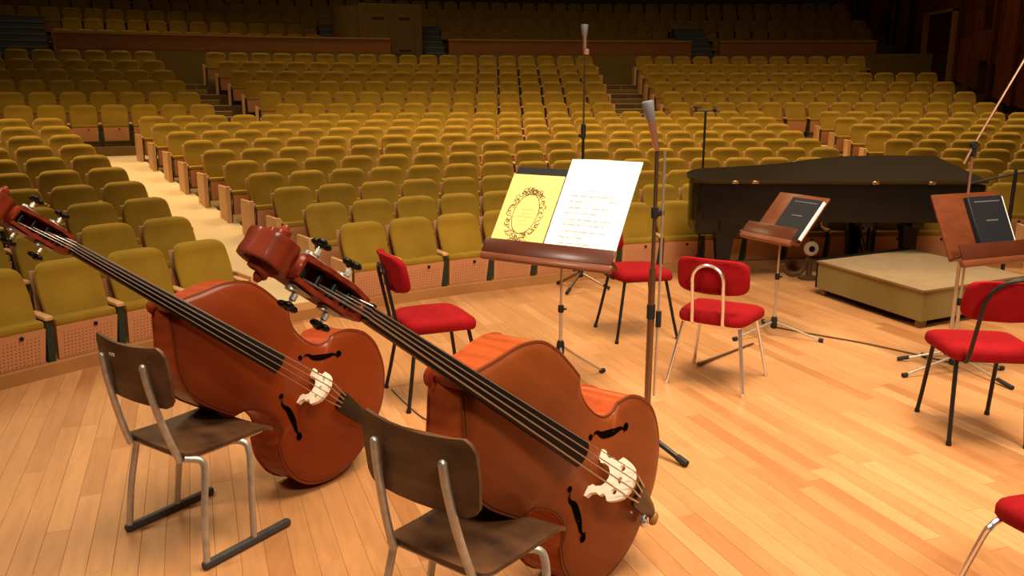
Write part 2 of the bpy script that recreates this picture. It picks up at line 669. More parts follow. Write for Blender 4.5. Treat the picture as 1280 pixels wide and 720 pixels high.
T_MIN, T_MAX = -1.15, 0.50
mb = MB()
for n in range(1, 11):
    C, R, z = row(n)
    R2 = row(n + 1)[1] if n < 10 else R + 3.0
    zf = z - SEAT_H
    if n == 1:
        sector(mb, C, R - 0.07, R2 - 0.38, T_MIN, T_MAX, -0.10, 0.004)
    else:
        sector(mb, C, R - 0.38, R2 - 0.38 if n < 10 else R2, T_MIN, T_MAX, -0.2, zf)
for n in range(11, 17):
    C, R, z = row(n)
    R2 = R + 0.79 if n < 16 else R + 1.45
    sector(mb, C, R - 0.42, R2 - 0.42, -0.60, 0.20, z - SEAT_H - 0.5, z - SEAT_H)
for n in range(17, 22):
    C, R, z = row(n)
    sector(mb, C, R - 0.40, R + 0.40, -0.60, 0.20, z - SEAT_H - 0.6, z - SEAT_H)
struct(mb.build('floor', M_TIER))

# wooden skirting under the first row
mb = MB()
sector(mb, C1, 8.87, 9.10, T_MIN, 0.30, -0.05, 0.085, 40)
sk = struct(mb.build('baseboard_front', M_PLINTH))

RIGHT_START = {1: .168, 2: .160, 3: .155, 4: .1499, 5: .144, 6: .1385, 7: .1337, 8: .1312, 9: .1266, 10: .1217}
# carpeted aisles between the blocks in the front section
mb = MB()
for n in range(1, 11):
    C, R, z = row(n)
    zf = z - SEAT_H
    tl = {1: -0.762, 2: -0.750, 3: -0.735, 4: -.726, 5: -.717, 6: -.711, 7: -.705, 8: -.700, 9: -.694, 10: -.689}[n]
    if n < 10:
        R2, zn = row(n + 1)[1], row(n + 1)[2] - SEAT_H
    else:
        R2, zn = R + .9, zf
    ra = R - 0.39 if n > 1 else 9.08
    for (t0, t1) in ((tl, -0.617 - 0.022 * (9.163 / R)), (0.036 + .25 / R, RIGHT_START[n] - .25 / R)):
        g = [[polar(C, r, t0 + (t1 - t0) * i / 4, zz) for i in range(5)] for r, zz in ((ra, zf - .10), (ra, zf + .008), (R2 - .39, zn + .008), (R2 - .39, zn - .15))]
        mb.grid(g)
C, R, z = row(10)
sector(mb, C, R + 0.30, R + 1.7, -0.80, 0.30, z - SEAT_H - 0.01, z - SEAT_H + 0.006, 30)
sector(mb, C1, 9.09, 9.70, -0.762, -0.635, -0.01, 0.008, 6)
struct(mb.build('floor', M_CARPET))

# stepped aisles in the rear section and up to the gallery
REAR = {11: (-.4036, -.3529, -.1389, -.0856, .1283), 12: (-.4097, -.3606, -.1358, -.0843, .1244), 13: (-.4162, -.3668, -.1321, -.0841, .1191),
        14: (-.4207, -.3734, -.1290, -.0826, .1157), 15: (-.4251, -.3793, -.1259, -.0810, .0735), 16: (-.4290, -.3855, -.1214, -.0802, .0715)}
MIDN = {11: 14, 12: 15, 13: 16, 14: 17, 15: 18, 16: 19}


def stairs(label_name, C, segs, treadm, riserm):
    root = bpy.data.objects.new(label_name, None)
    COL.objects.link(root)
    struct(root)
    for (r0, r1, t0, t1, z0, z1) in segs:
        m = MB()
        sector(m, C, r0, r1, t0, t1, z0, z1 - 0.012, 3, 0)
        sector(m, C, r0 - 0.015, r1, t0, t1, z1 - 0.012, z1, 3, 1)
        m.build('step', [riserm, treadm], root)
    return root


for side in (0, 1):
    segs = []
    for n in range(11, 17):
        C, R, z = row(n)
        a, b, c, d, e = REAR[n]
        hw = 0.5 * SW / R
        t0, t1 = (a + hw, b - hw - 0.0012) if side == 0 else (c + hw, d - hw - 0.0012)
        zf = z - SEAT_H
        segs.append((R - 0.82 + 0.0, R - 0.42, t0, t1, zf - 0.5, zf - 0.106))
        segs.append((R - 0.42, R + 0.02, t0, t1, zf - 0.5, zf + 0.004))
    stairs('trim_%d' % (side + 1), C2, segs, M_STEP, M_RISER)
GAPS = [(-.530, -.4830), (-.3085, -.2860), (-.2365, -.2185), (-.0370, -.0115)]
for gi, (t0, t1) in enumerate(GAPS):
    segs = []
    r, z = 34.95, 2.42
    for k in range(7):
        segs.append((r, r + 0.29, t0 + 0.001, t1 - 0.001, z - 0.5, z + 0.16))
        r += 0.29
        z += 0.155
    stairs('trim_%d' % (gi + 3), C2, segs, M_BSTEP, M_BRISER)

# gallery parapet
mb = MB()
for (t0, t1) in ((-.4790, -.2625), (-.2195, -.0345), (-.0125, .105)):
    sector(mb, C2, 34.72, 34.86, t0, t1, 2.70, 3.02, 24, 0)
    sector(mb, C2, 34.725, 34.86, t0, t1, 1.5, 2.70, 24, 2)
    sector(mb, C2, 34.69, 34.93, t0 - .0006, t1, 3.02, 3.06, 24, 1)
# side returns framing the gallery steps, and the lower solid wall behind the last row
sector(mb, C2, 34.72, 36.6, -.4802, -.4790, 1.9, 3.06, 3, 1)
sector(mb, C2, 34.74, 34.84, -.60, .20, 1.5, 2.44, 30, 2)
sector(mb, C2, 34.70, 34.9, .105, .150, 1.6, 2.72, 6, 2)
struct(mb.build('wall_parapet', [M_PARA, M_PARACAP, M_RISER]))

# back, left walls and the panelled right wall
mb = MB()
mb.box((0, 30.6, 4), (40, 0.3, 11))
struct(mb.build('wall_back', M_PLAIN))
mb = MB()
mb.box((-19.0, 15, 4), (0.3, 31, 11))
struct(mb.build('wall_left', M_PLAIN))
WX = 10.95
mb = MB()
mb.box((WX + 0.20, 18, 4.5), (0.2, 26, 10))
wr = struct(mb.build('wall_right', M_WALLD))


def base_z(y):
    pts = [(6, -0.3), (14, 0.55), (18.3, 1.31), (21.2, 1.90), (24.8, 2.84), (28.6, 4.17), (31, 5.0)]
    for (a, za), (b, zb) in zip(pts, pts[1:]):
        if a <= y <= b:
            return za + (zb - za) * (y - a) / (b - a)
    return -0.3


DOOR = (21.75, 23.25)
y = 6.5
rw = random.Random(5)
while y < 30.3:
    wd = rw.choice((0.42, 0.55, 0.70))
    y1 = y + wd
    if y < DOOR[0] < y1:
        y1 = DOOR[0] - 0.06
    if y1 > DOOR[0] - 0.07 and y < DOOR[1] + 0.06 and y >= DOOR[0] - 0.08:
        # over-door panel
        y1 = DOOR[1] + 0.06
        m = MB()
        m.rbox((WX + 0.05, (y + y1) / 2, 6.2), (0.1, y1 - y - 0.02, 4.9), 0.008, 1)
        m.build('panel', M_WALL, wr)
        y = y1
        continue
    z = base_z((y + y1) / 2) + 0.03
    off = rw.uniform(0, 0.06)
    while z < 9:
        hgt = rw.choice((0.7, 1.1, 1.9, 2.6))
        z1 = min(z + hgt, 9.2)
        d = off + rw.choice((0, 0, 0.05, 0.09))
        if rw.random() > 0.10:
            m = MB()
            zz0 = base_z(y) + 0.03 if z < base_z((y + y1) / 2) + .05 else z
            zz1 = base_z(y1) + 0.03 if z < base_z((y + y1) / 2) + .05 else z
            x0, x1 = WX + d, WX + 0.12
            g = 0.008
            vs = [(x0, y + g, zz0), (x0, y1 - g, zz1), (x0, y1 - g, z1 - g), (x0, y + g, z1 - g),
                  (x1, y + g, zz0), (x1, y1 - g, zz1), (x1, y1 - g, z1 - g), (x1, y + g, z1 - g)]
            m.add(vs, [(0, 1, 2, 3), (4, 7, 6, 5), (0, 4, 5, 1), (1, 5, 6, 2), (2, 6, 7, 3), (3, 7, 4, 0)])
            m.build('panel', M_WALL, wr)
        z = z1
    y = y1
# slim upright battens between the panels
y = 7.0
while y < 30:
    if not (DOOR[0] - 0.15 < y < DOOR[1] + 0.15):
        m = MB()
        zb = base_z(y)
        m.box((WX - 0.03, y, (zb + 9) / 2), (0.06, 0.05, 9 - zb))
        m.build('batten', M_WALL, wr)
    y += rw.choice((0.9, 1.3, 1.6))
# door in the right wall
mb = MB()
mb.box((WX + 0.07, (DOOR[0] + DOOR[1]) / 2, 2.6), (0.05, DOOR[1] - DOOR[0] - 0.1, 2.1))
dr = struct(mb.build('door_1', mat('dark_door_wood', (0.085, 0.022, 0.007), 0.4, var=0.3, scale=3, stretch=(4, 4, 1))))
m = MB()
for yy in DOOR:
    m.box((WX - 0.02, yy, 2.65), (0.14, 0.07, 2.2))
m.box((WX - 0.02, sum(DOOR) / 2, 3.72), (0.14, DOOR[1] - DOOR[0] + 0.07, 0.07))
m.build('door_frame', M_PARACAP, dr)
m = MB()
m.tube([(WX + 0.03, DOOR[0] + 0.2, 2.6), (WX - 0.03, DOOR[0] + 0.2, 2.6), (WX - 0.03, DOOR[0] + 0.32, 2.6)], 0.012, 6)
m.build('door_handle', M_BRASS, dr)

# control booth on the gallery edge
bt = thing('control_booth', 'olive brown control booth standing on the gallery parapet above the seats', 'booth', polar(C2, 35.0, -.2610, 2.3), heading(math.sin(-.261), math.cos(-.261)))
m = MB()
m.rbox((0, 0.55, 0.80), (1.60, 1.3, 1.60), 0.02, 1)
m.build('booth_body', M_BOOTH, bt)
m = MB()
m.lathe([(0.62, 0.0), (0.62, 1.50)], 20, Matrix.Translation((-0.80, 0.62, 0.05)))
m.build('rounded_side', M_BOOTH, bt)
for x in (-0.32, 0.34):
    m = MB()
    m.rbox((x, -0.105, 0.86), (0.50, 0.03, 0.95), 0.008, 1)
    pn = m.build('booth_panel', M_BOOTH, bt)
    for zz in (0.47, 1.25):
        q = MB()
        q.rbox((x, -0.125, zz), (0.30, 0.02, 0.05), 0.008, 1)
        q.build('vent_slot', M_WALLD, pn)

# ------------------------------------------------------------------ hall seats
# local frame: x along the row, -y towards the stage, origin on the floor below the top of the back rest


def seat_parts():
    P = []
    # back rest: upholstered front with rounded top, slightly reclined
    def backrest(d0, d1, wdt, zlo, zhi, crown, n=8):
        m = MB()
        rows = []
        # (height, width factor, front offset, back offset): thick roll along the top, hollow face below it
        prof = [(zlo, .90, -.030, .020), (zlo + .02, .95, -.050, .028), (zlo + .10, .98, -.056, .030), (zlo + .22, 1.0, -.046, .030), (zhi - .115, .985, -.040, .030), (zhi - .075, .955, -.046, .032),
                (zhi - .050, .915, -.056, .034), (zhi - .026, .84, -.058, .038), (zhi - .009, .71, -.046, .032), (zhi, .52, -.022, .012)]
        for z, wq, f0, b0 in prof:
            rec = -0.15 + 0.15 * (z - zlo) / (zhi - zlo)     # the whole back leans away with height
            a = wdt / 2 * wq
            yf, yb = rec + f0, rec + b0
            ring = []
            for (x, yy) in ((-a, (yf + yb) / 2), (-a * .97, yf * .75 + yb * .25), (-a * .86, yf + 0.006), (0, yf - crown), (a * .86, yf + 0.006), (a * .97, yf * .75 + yb * .25),
                            (a, (yf + yb) / 2), (a * .9, yb), (-a * .9, yb)):
                ring.append((x, yy, z))
            rows.append(ring)
        m.grid(rows, closed=True)
        k = len(rows[0])
        m.add(rows[-1], [tuple(range(k))])
        m.add(rows[0], [tuple(range(k - 1, -1, -1))])
        return m
    P.append(('backrest', backrest(-0.045, 0.030, 0.425, 0.30, 0.70, 0.004), M_FABRIC))
    m = MB()
    m.rbox((0, 0.02, 0.47), (0.40, 0.025, 0.34), 0.01, 1, Matrix(((1, 0, 0, 0), (0, 1, .375, -0.19), (0, 0, 1, 0), (0, 0, 0, 1))))
    P.append(('back_shell', m, M_BACKWOOD))
    m = MB()
    m.rbox((0, -0.205, 0.345), (0.405, 0.125, 0.055), 0.018, 2)
    P.append(('seat_cushion', m, M_FABRIC))
    m = MB()
    # folded seat pan hanging down in front
    vs = [(-.200, -.272, .322), (.200, -.272, .322), (.190, -.235, .095), (-.190, -.235, .095),
          (-.200, -.215, .322), (.200, -.215, .322), (.190, -.190, .095), (-.190, -.190, .095)]
    m.add(vs, [(0, 1, 2, 3), (4, 7, 6, 5), (0, 4, 5, 1), (1, 5, 6, 2), (2, 6, 7, 3), (3, 7, 4, 0)])
    P.append(('seat_pan', m, M_PAN))
    m = MB()
    m.lathe([(0.014, 0), (0.014, 0.008), (0.006, 0.012)], 8, Matrix.Translation((0.05, -0.266, 0.292)) @ Matrix.Rotation(PI / 2 + .1, 4, 'X'))
    P.append(('knob', m, M_EBONY))

    def arm(x):
        m = MB()
        m.rbox((x, -0.165, 0.385), (0.055, 0.23, 0.03), 0.007, 1)
        s_ = MB()
        vs = []
        for (z, hw, y0, y1) in ((0.0, .024, -.25, -.06), (0.37, .020, -.262, -.09)):
            vs += [(x - hw, y0, z), (x + hw, y0, z), (x + hw, y1, z), (x - hw, y1, z)]
        s_.add(vs, [(0, 3, 2, 1), (4, 5, 6, 7), (0, 1, 5, 4), (1, 2, 6, 5), (2, 3, 7, 6), (3, 0, 4, 7)])
        return m, s_
    a, s_ = arm(-SW / 2)
    P.append(('armrest', a, M_BEECH))
    P.append(('side_stand', s_, M_GREEN))
    a2, s2 = arm(SW / 2)
    END_R = [('armrest', a2, M_BEECH), ('side_stand', s2, M_GREEN)]

    def aisle_panel(x):
        m = MB()
        m.rbox((x, -0.155, 0.215), (0.030, 0.30, 0.43), 0.006, 1)
        f_ = MB()
        f_.rbox((x, -0.312, 0.215), (0.055, 0.03, 0.44), 0.006, 1)
        return m, f_
    el = aisle_panel(-SW / 2 - 0.035)
    er = aisle_panel(SW / 2 + 0.035)
    AISLE_L = [('aisle_side_panel', el[0], M_BEECH), ('front_post', el[1], M_BEECH)]
    AISLE_R = [('aisle_side_panel', er[0], M_BEECH), ('front_post', er[1], M_BEECH)]
    return P, END_R, AISLE_L, AISLE_R


BASE, END_R, AISLE_L, AISLE_R = seat_parts()
PART_ME = {}
for key, lst in (('base', BASE), ('end', END_R), ('al', AISLE_L), ('ar', AISLE_R)):
    PART_ME[key] = [(nm, m.mesh(nm, mt), m, mt) for nm, m, mt in lst]

ORD = ['zeroth', 'first', 'second', 'third', 'fourth', 'fifth', 'sixth', 'seventh', 'eighth', 'ninth', 'tenth', 'eleventh', 'twelfth', 'thirteenth', 'fourteenth', 'fifteenth',
       'sixteenth', 'seventeenth', 'eighteenth', 'nineteenth', 'twentieth', 'twenty-first', 'twenty-second', 'twenty-third', 'twenty-fourth', 'twenty-fifth', 'twenty-sixth']
seats = []      # (distance, row, theta, block, index from aisle, is aisle left, is aisle right, is row end right)


def visible_x(n, t):
    C, R, z = row(n)
    P = polar(C, R, t, z)
    zc = P.y * math.cos(PITCH) - (P.z - CAM_H) * math.sin(PITCH)
    return P, 640 + FPX * P.x / max(zc, .1)


def put_run(n, t0, count, block, lo=-60, hi=1340, rev=False, al=False, ar=False, step=None):
    C, R, z = row(n)
    for i in range(count):
        t = t0 + i * (step or SW / R)
        P, px = visible_x(n, t)
        if px < lo or px > hi or P.x > 10.3:
            continue
        last = i == count - 1
        idx = count - i if rev else i + 1
        seats.append([P.y, n, t, block, idx, al and i == 0, ar and last, last])


LEFT_END = {1: -.786, 2: -.7725, 3: -.7565, 4: -.746, 5: -.736, 6: -.729, 7: -.722, 8: -.7155, 9: -.7096, 10: -.7034}
MID_START = {1: -.6323, 2: -.6261, 3: -.6235, 4: -.6204, 5: -.6181, 6: -.618, 7: -.6181, 8: -.6169, 9: -.6168, 10: -.616}
for n in range(1, 11):
    C, R, z = row(n)
    s = SW / R
    put_run(n, LEFT_END[n] - 7 * s, 8, 'left', rev=True, ar=True)
    cnt = round((0.036 - MID_START[n]) / s)
    put_run(n, MID_START[n], cnt + 1, 'centre', al=True, ar=True, step=(0.036 - MID_START[n]) / cnt)
    put_run(n, RIGHT_START[n], 12, 'right', al=True)
for n in range(11, 17):
    C, R, z = row(n)
    a, b, c, d, e = REAR[n]
    s = SW / R
    put_run(n, a - 9 * s, 10, 'rear left', rev=True, ar=True)
    put_run(n, b, MIDN[n], 'rear centre', al=True, ar=True)
    put_run(n, d, int(round((e - d) / s)) + 1, 'rear right', al=True)
for n in range(17, 22):
    C, R, z = row(n)
    s = SW / R
    t = -.60 + (n % 2) * s * 0.3
    while t < .112:
        ingap = False
        if n <= 18:
            for (g0, g1) in GAPS + [(-.2860, -.2365)]:
                if g0 - 0.4 * s < t < g1 + 0.4 * s:
                    ingap = True
        if -.2870 < t < -.2360 and n <= 18:
            ingap = True
        if not ingap:
            P, px = visible_x(n, t)
            if -40 < px and P.x < 10.4:
                seats.append([P.y + 20, n, t, 'gallery', 0, False, False, False])
        t += s
seats.sort(key=lambda q: (q[0], q[2]))
GROUP = 'olive tip-up seats of the hall'
far = MB()
FARM = [M_FABRIC, M_BACKWOOD, M_PAN, M_EBONY, M_BEECH, M_GREEN]
PTX = {'left': 'left block, {} from the aisle', 'centre': 'centre block, {} from its left aisle', 'right': 'right block, {} from its left end',
       'rear left': 'rear left block, {} from the stairs', 'rear centre': 'rear centre block, {} from its left stairs', 'rear right': 'rear right block, {} from the stairs'}
for i, (dist, n, t, block, idx, al, ar, last) in enumerate(seats):
    C, R, z = row(n)
    P = polar(C, R, t, z - SEAT_H)
    rz = heading(math.sin(t), math.cos(t))
    parts = list(PART_ME['base'])
    if ar or last:
        parts += PART_ME['end']
    if al:
        parts += PART_ME['al']
    if ar:
        parts += PART_ME['ar']
    if i < 300 and n <= 16:
        rowname = ORD[n] if n <= 10 else ORD[n - 10]
        lab = 'olive folding hall seat, ' + rowname + ' row of the ' + PTX[block].format(ORD[idx])
        r = thing('hall_seat', lab, 'seat', P, rz, GROUP)
        pan = None
        for nm, me, m, mt in parts:
            o = bpy.data.objects.new(nm, me)
            COL.objects.link(o)
            o.parent = r
            if nm == 'seat_pan':
                pan = o
            if nm == 'knob':
                o.parent = pan
    else:
        M = Matrix.Translation(P) @ Matrix.Rotation(rz, 4, 'Z')
        for nm, me, m, mt in parts:
            if nm == 'knob':
                continue
            far.add(m.v, m.f, FARM.index(mt), M)
o = far.build('hall_seats_in_rear', FARM)
tag(o, 'distant olive folding seats in the dim rear rows and gallery', 'seats', GROUP, 'stuff')

# ------------------------------------------------------------------ double basses
# local frame: x runs from the tail to the scroll, y across the body, z out of the front


def ellipsoid(m, c, r, n=10, M=None, mi=0):
    rows = []
    k = 7
    for i in range(k + 1):
        a = PI * i / k
        q = max(math.sin(a), 0.02)
        rows.append([(c[0] + r[0] * math.cos(a), c[1] + r[1] * q * math.cos(2 * PI * j / n), c[2] + r[2] * q * math.sin(2 * PI * j / n)) for j in range(n)])
    if M is not None:
        rows = [[M @ Vector(p) for p in rr] for rr in rows]
    return m.grid(rows, closed=True, mi=mi)


def make_bass(label, R, t, sc, silver_tube, lw, M_TOP, M_RIB):
    M = Matrix(((R[0][0], R[1][0], R[2][0], t[0]), (R[0][1], R[1][1], R[2][1], t[1]), (R[0][2], R[1][2], R[2][2], t[2]), (0, 0, 0, 1)))
    root = thing('double_bass', label, 'double bass', M=M, group='double basses resting on the school chairs')

    def B(m, name, mt, parent=root, **k):
        m.v = [(p[0] * sc, p[1] * sc, p[2] * sc) for p in m.v]
        return m.build(name, mt, parent, **k)
    seg1 = spline([(0, 0), (.012, .12), (.075, .245), (.17, .318), (.26, .333), (.345, .312), (.405, .262)], 6)
    seg2 = spline([(.405, .262), (.416, .222), (.452, .190), (.512, .178), (.58, .187), (.628, .212), (.657, .246)], 6)
    seg3 = spline([(.657, .246), (.74, .258), (.82, .263), (.90, .248), (.98, .190), (1.05, .105), (1.105, .040), (1.118, .0)], 6)
    half = []
    for p in seg1[:-1] + seg2[:-1] + seg3:
        u, v = p
        half.append((u - (lw - 1) * .4 * min(max((.4 - u) / .4, 0), 1), v * (1 + (lw - 1) * min(max((.46 - u) / .2, 0), 1))))
    ub = -(lw - 1) * .4
    out = half + [(u, -v) for u, v in reversed(half[1:-1])]
    SP = lambda u: min(max(u, .20), .93)

    def ring(s, n_, ins=0.0):
        return [(SP(u) + (u - SP(u)) * s, v * s, n_) for u, v in out]

    def hgt(s):
        return 0.005 + 0.036 * (1 - s * s) ** 0.8
    m = MB()
    rows = [ring(1.0, -.005), ring(1.004, 0.0), ring(0.998, .0045), ring(.972, .0040)]
    for s_ in (.93, .85, .72, .56, .40, .22, .0):
        rows.append(ring(s_, hgt(s_)))
    m.grid(rows, closed=True)
    m.add(ring(1.0, -.005), [tuple(range(len(out)))])
    top = B(m, 'top_plate', M_TOP, angle=60, merge=1e-5)
    m = MB()
    pr = ring(.965, .0058)
    m.tube([Vector(p) for p in pr] + [Vector(pr[0])], 0.0016, 5, False)
    B(m, 'purfling', M_PURF, top)

    def depth(u):
        return -.208 + max(0, u - .80) / .32 * .078
    # ribs
    m = MB()
    m.grid([[(SP(u) + (u - SP(u)) * .984, v * .984, -.004) for u, v in out], [(SP(u) + (u - SP(u)) * .984, v * .984, depth(u) + .004) for u, v in out]], closed=True)
    B(m, 'ribs', M_RIB, angle=30)
    m = MB()
    bk = lambda s_, dz: [(SP(u) + (u - SP(u)) * s_, v * s_, depth(SP(u) + (u - SP(u)) * s_) + dz) for u, v in out]
    m.grid([bk(.99, .005), bk(1.003, .002), bk(1.0, -.004), bk(.97, -.005), bk(.5, -.006), bk(0, -.006)], closed=True)
    m.add(bk(.99, .005), [tuple(range(len(out)))])
    B(m, 'back_plate', M_RIB, angle=50, merge=1e-5)
    # f holes: slender curved slots with round eyes
    for sgn in (1, -1):
        m = MB()

        def topz(u, v):
            # height of the arched front: solve the ring factor from the outline half width
            best = 0
            for s_ in [i / 60 for i in range(61)]:
                uu = SP(u) if .20 <= u <= .93 else u
                hw = 0.0
                for (a, va), (b, vb) in zip(half, half[1:]):
                    if min(a, b) <= u <= max(a, b) and abs(b - a) > 1e-6:
                        hw = max(hw, va + (vb - va) * (u - a) / (b - a))
                best = min(1.0, abs(v) / max(hw, 1e-3))
                break
            return hgt(best)
        ctr = [(.505, .100), (.501, .113), (.484, .121), (.464, .122), (.444, .130), (.420, .145), (.397, .163), (.374, .183), (.357, .188), (.344, .180)]
        ctr = [tuple(p) for p in spline(ctr, 4)]
        wid = lambda q: 0.0022 + 0.0105 * max(0.0, math.sin(PI * min(max(q, 0), 1))) ** 1.8
        L_, R_ = [], []
        for i, (u, v) in enumerate(ctr):
            q = i / (len(ctr) - 1)
            a = ctr[max(i - 1, 0)]
            b = ctr[min(i + 1, len(ctr) - 1)]
            d = Vector((b[0] - a[0], b[1] - a[1])).normalized()
            nx, ny = -d.y, d.x
            L_.append((u + nx * wid(q), sgn * (v + ny * wid(q))))
            R_.append((u - nx * wid(q), sgn * (v - ny * wid(q))))
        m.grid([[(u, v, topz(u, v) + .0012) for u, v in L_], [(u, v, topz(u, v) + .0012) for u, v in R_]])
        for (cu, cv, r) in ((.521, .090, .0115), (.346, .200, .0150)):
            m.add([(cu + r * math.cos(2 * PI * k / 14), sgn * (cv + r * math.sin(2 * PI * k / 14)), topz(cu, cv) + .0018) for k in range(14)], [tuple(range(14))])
        B(m, 'f_hole', M_HOLE, top, fix=False)
    # bridge
    hp = [(.080, 0), (.083, .012), (.068, .022), (.059, .044), (.066, .058), (.056, .070), (.060, .080), (.075, .092), (.071, .108), (.062, .128), (.050, .144), (.026, .156)]
    outer = [(-a, b) for a, b in hp] + [(0, .160)] + [(a, b) for a, b in reversed(hp)]
    inner = [(.048, 0), (.046, .012), (.037, .020), (.040, .034), (.034, .052), (.019, .064)]
    outer = outer + [(a, b) for a, b in inner] + [(0, .068)] + [(-a, b) for a, b in reversed(inner)]
    circ = lambda ca, cb, r, n=10: [(ca + r * math.cos(2 * PI * k / n), cb + r * math.sin(2 * PI * k / n)) for k in range(n)]
    heart = [(0, .094), (.011, .106), (.012, .113), (.006, .117), (0, .112), (-.006, .117), (-.012, .113), (-.011, .106)]
    m = MB()
    m.prism([outer, circ(.040, .104, .0105), circ(-.040, .104, .0105), heart], lambda a, b, q: (.43 + q * (1 - b * 2.2), a, .032 + b), -.010, .010)
    B(m, 'bridge', M_BRIDGE, angle=25)
    # neck, heel, fingerboard
    strz = lambda u: .030 + (1.53 - u) / 1.10 * .160

    def fb(u):
        return .0215 + (1.53 - u) / .87 * .0245
    m = MB()
    rows = []
    for i in range(15):
        u = 1.53 - .87 * i / 14
        z = strz(u) - .011
        w_ = fb(u)
        th = .022
        rows.append([(u, w_ * math.sin(a), z - (1 - math.cos(a)) * w_ * .55) for a in [(-1.25 + 2.5 * k / 8) for k in range(9)]] + [(u, w_ * .93, z - th), (u, -w_ * .93, z - th)])
    m.grid(rows, closed=True)
    m.add(rows[0], [tuple(range(11))])
    m.add(rows[-1], [tuple(range(11))])
    B(m, 'fingerboard', M_EBONY, angle=50)
    m = MB()
    rows = []
    for (u, zt, zb, w_) in ((1.56, .012, -.030, .021), (1.50, .012, -.030, .021), (1.40, .022, -.022, .022), (1.28, .036, -.012, .024), (1.19, .048, -.016, .026), (1.155, .052, -.04, .027),
                            (1.135, .054, -.09, .025), (1.120, .055, -.125, .022), (1.085, .055, -.125, .020)):
        zt = strz(u) - .030 if u < 1.52 else zt - .008
        rows.append([(u, w_ * math.sin(a), (zt + zb) / 2 - (zt - zb) / 2 * math.cos(a)) for a in [2 * PI * k / 12 for k in range(12)]])
    m.grid(rows, closed=True)
    m.add(rows[0], [tuple(range(12))])
    m.add(rows[-1], [tuple(range(12))])
    nk = B(m, 'neck', M_NECK, angle=60)
    m = MB()
    m.lathe([(.030, 0), (.034, .004), (.034, .010), (.028, .013)], 16, Matrix.Translation((1.118, 0, -.136)))
    B(m, 'heel_button', M_NECK, nk)
    m = MB()
    m.rbox((1.537, 0, .018), (.016, .046, .030), .005, 2)
    B(m, 'nut', M_EBONY)
    # pegbox and scroll
    m = MB()
    for sgn in (1, -1):
        rows = []
        for (u, vo, zf, zb) in ((1.545, .030, .014, -.040), (1.60, .038, .014, -.058), (1.68, .038, .006, -.078), (1.745, .033, -.004, -.100)):
            rows.append([(u, sgn * vo, zf), (u, sgn * (vo - .012), zf), (u, sgn * (vo - .012), zb), (u, sgn * vo, zb)])
        m.grid(rows, closed=True)
        m.add(rows[0], [(0, 1, 2, 3)])
        m.add(rows[-1], [(0, 1, 2, 3)])
    rows = [[(u, -v, z), (u, v, z), (u, v, z - .014), (u, -v, z - .014)] for (u, v, z) in ((1.54, .029, -.030), (1.60, .036, -.050), (1.68, .036, -.070), (1.75, .032, -.090))]
    m.grid(rows, closed=True)
    m.rbox((1.545, 0, -.012), (.03, .058, .045), .006, 1)
    m.rbox((1.748, 0, -.040), (.026, .060, .085), .010, 1)
    pb = B(m, 'pegbox', M_NECK, angle=40)
    m = MB()
    rows = []
    N = 44
    cu, cn = 1.800, -.052
    for i in range(N + 1):
        q = i / N
        a = -2.15 + q * 2 * PI * 1.72          # starts behind the pegbox, winds over the top and inwards
        r = .070 * (1 - q) + .013 * q
        hw = .032 + .008 * q + .026 * q ** 2.0
        th = .0105 * (1 - .35 * q)
        er, ez = math.cos(a), math.sin(a)
        pts = []
        for (dr, dv) in ((th, -.6), (th * .9, -.92), (0, -1), (-th, -.9), (-th, 0), (-th, .9), (0, 1), (th * .9, .92), (th, .6), (th * .72, 0)):
            pts.append((cu + er * (r + dr), dv * hw, cn + ez * (r + dr)))
        rows.append(pts)
    m.grid(rows, closed=True)
    m.add(rows[0], [tuple(range(10))])
    m.add(rows[-1], [tuple(range(10))])
    m.tube([(cu, -.074, cn), (cu, -.062, cn), (cu, .062, cn), (cu, .074, cn)], [.006, .013, .013, .006], 12)
    B(m, 'scroll', M_NECK, pb, angle=50)
    # tuning machines
    for sgn in (1, -1):
        for k, u in enumerate((1.615, 1.708)):
            n0 = -.020 - .012 * k
            m = MB()
            m.tube([(u, sgn * .036, n0), (u, sgn * .078, n0 - .003)], .0045, 8)
            m.tube([(u + .012, sgn * .041, n0 - .004), (u + .012, sgn * .050, n0 - .004)], .016, 14)
            m.rbox((u - .004, sgn * .041, n0), (.062, .004, .040), .002, 1)
            m.tube([(u, sgn * .052, n0), (u, sgn * .068, n0)], .0085, 8)
            pg = B(m, 'tuning_machine', M_STEEL)
            m = MB()
            Mr = Matrix.Translation((u, sgn * .084, n0 - .003)) @ Matrix.Rotation(0.5 + k * 1.1 + sgn, 4, 'Y')
            for a in (PI / 2, PI / 2 + 2.1, PI / 2 - 2.1):
                ellipsoid(m, (.014 * math.cos(a), 0, .014 * math.sin(a)), (.0145, .009, .0145), 8, Mr)
            ellipsoid(m, (0, 0, 0), (.009, .012, .009), 8, Mr)
            B(m, 'tuning_key', M_EBONY, pg)
    m = MB()
    for u, n0 in ((1.588, -.016), (1.632, -.020), (1.674, -.030), (1.716, -.036)):
        m.tube([(u, -.027, n0), (u, .027, n0)], .0105, 10)
    B(m, 'string_rollers', M_EBONY, pb)
    # strings, tailpiece, end pin
    tz = lambda u: .060 + (u - .03) * .30
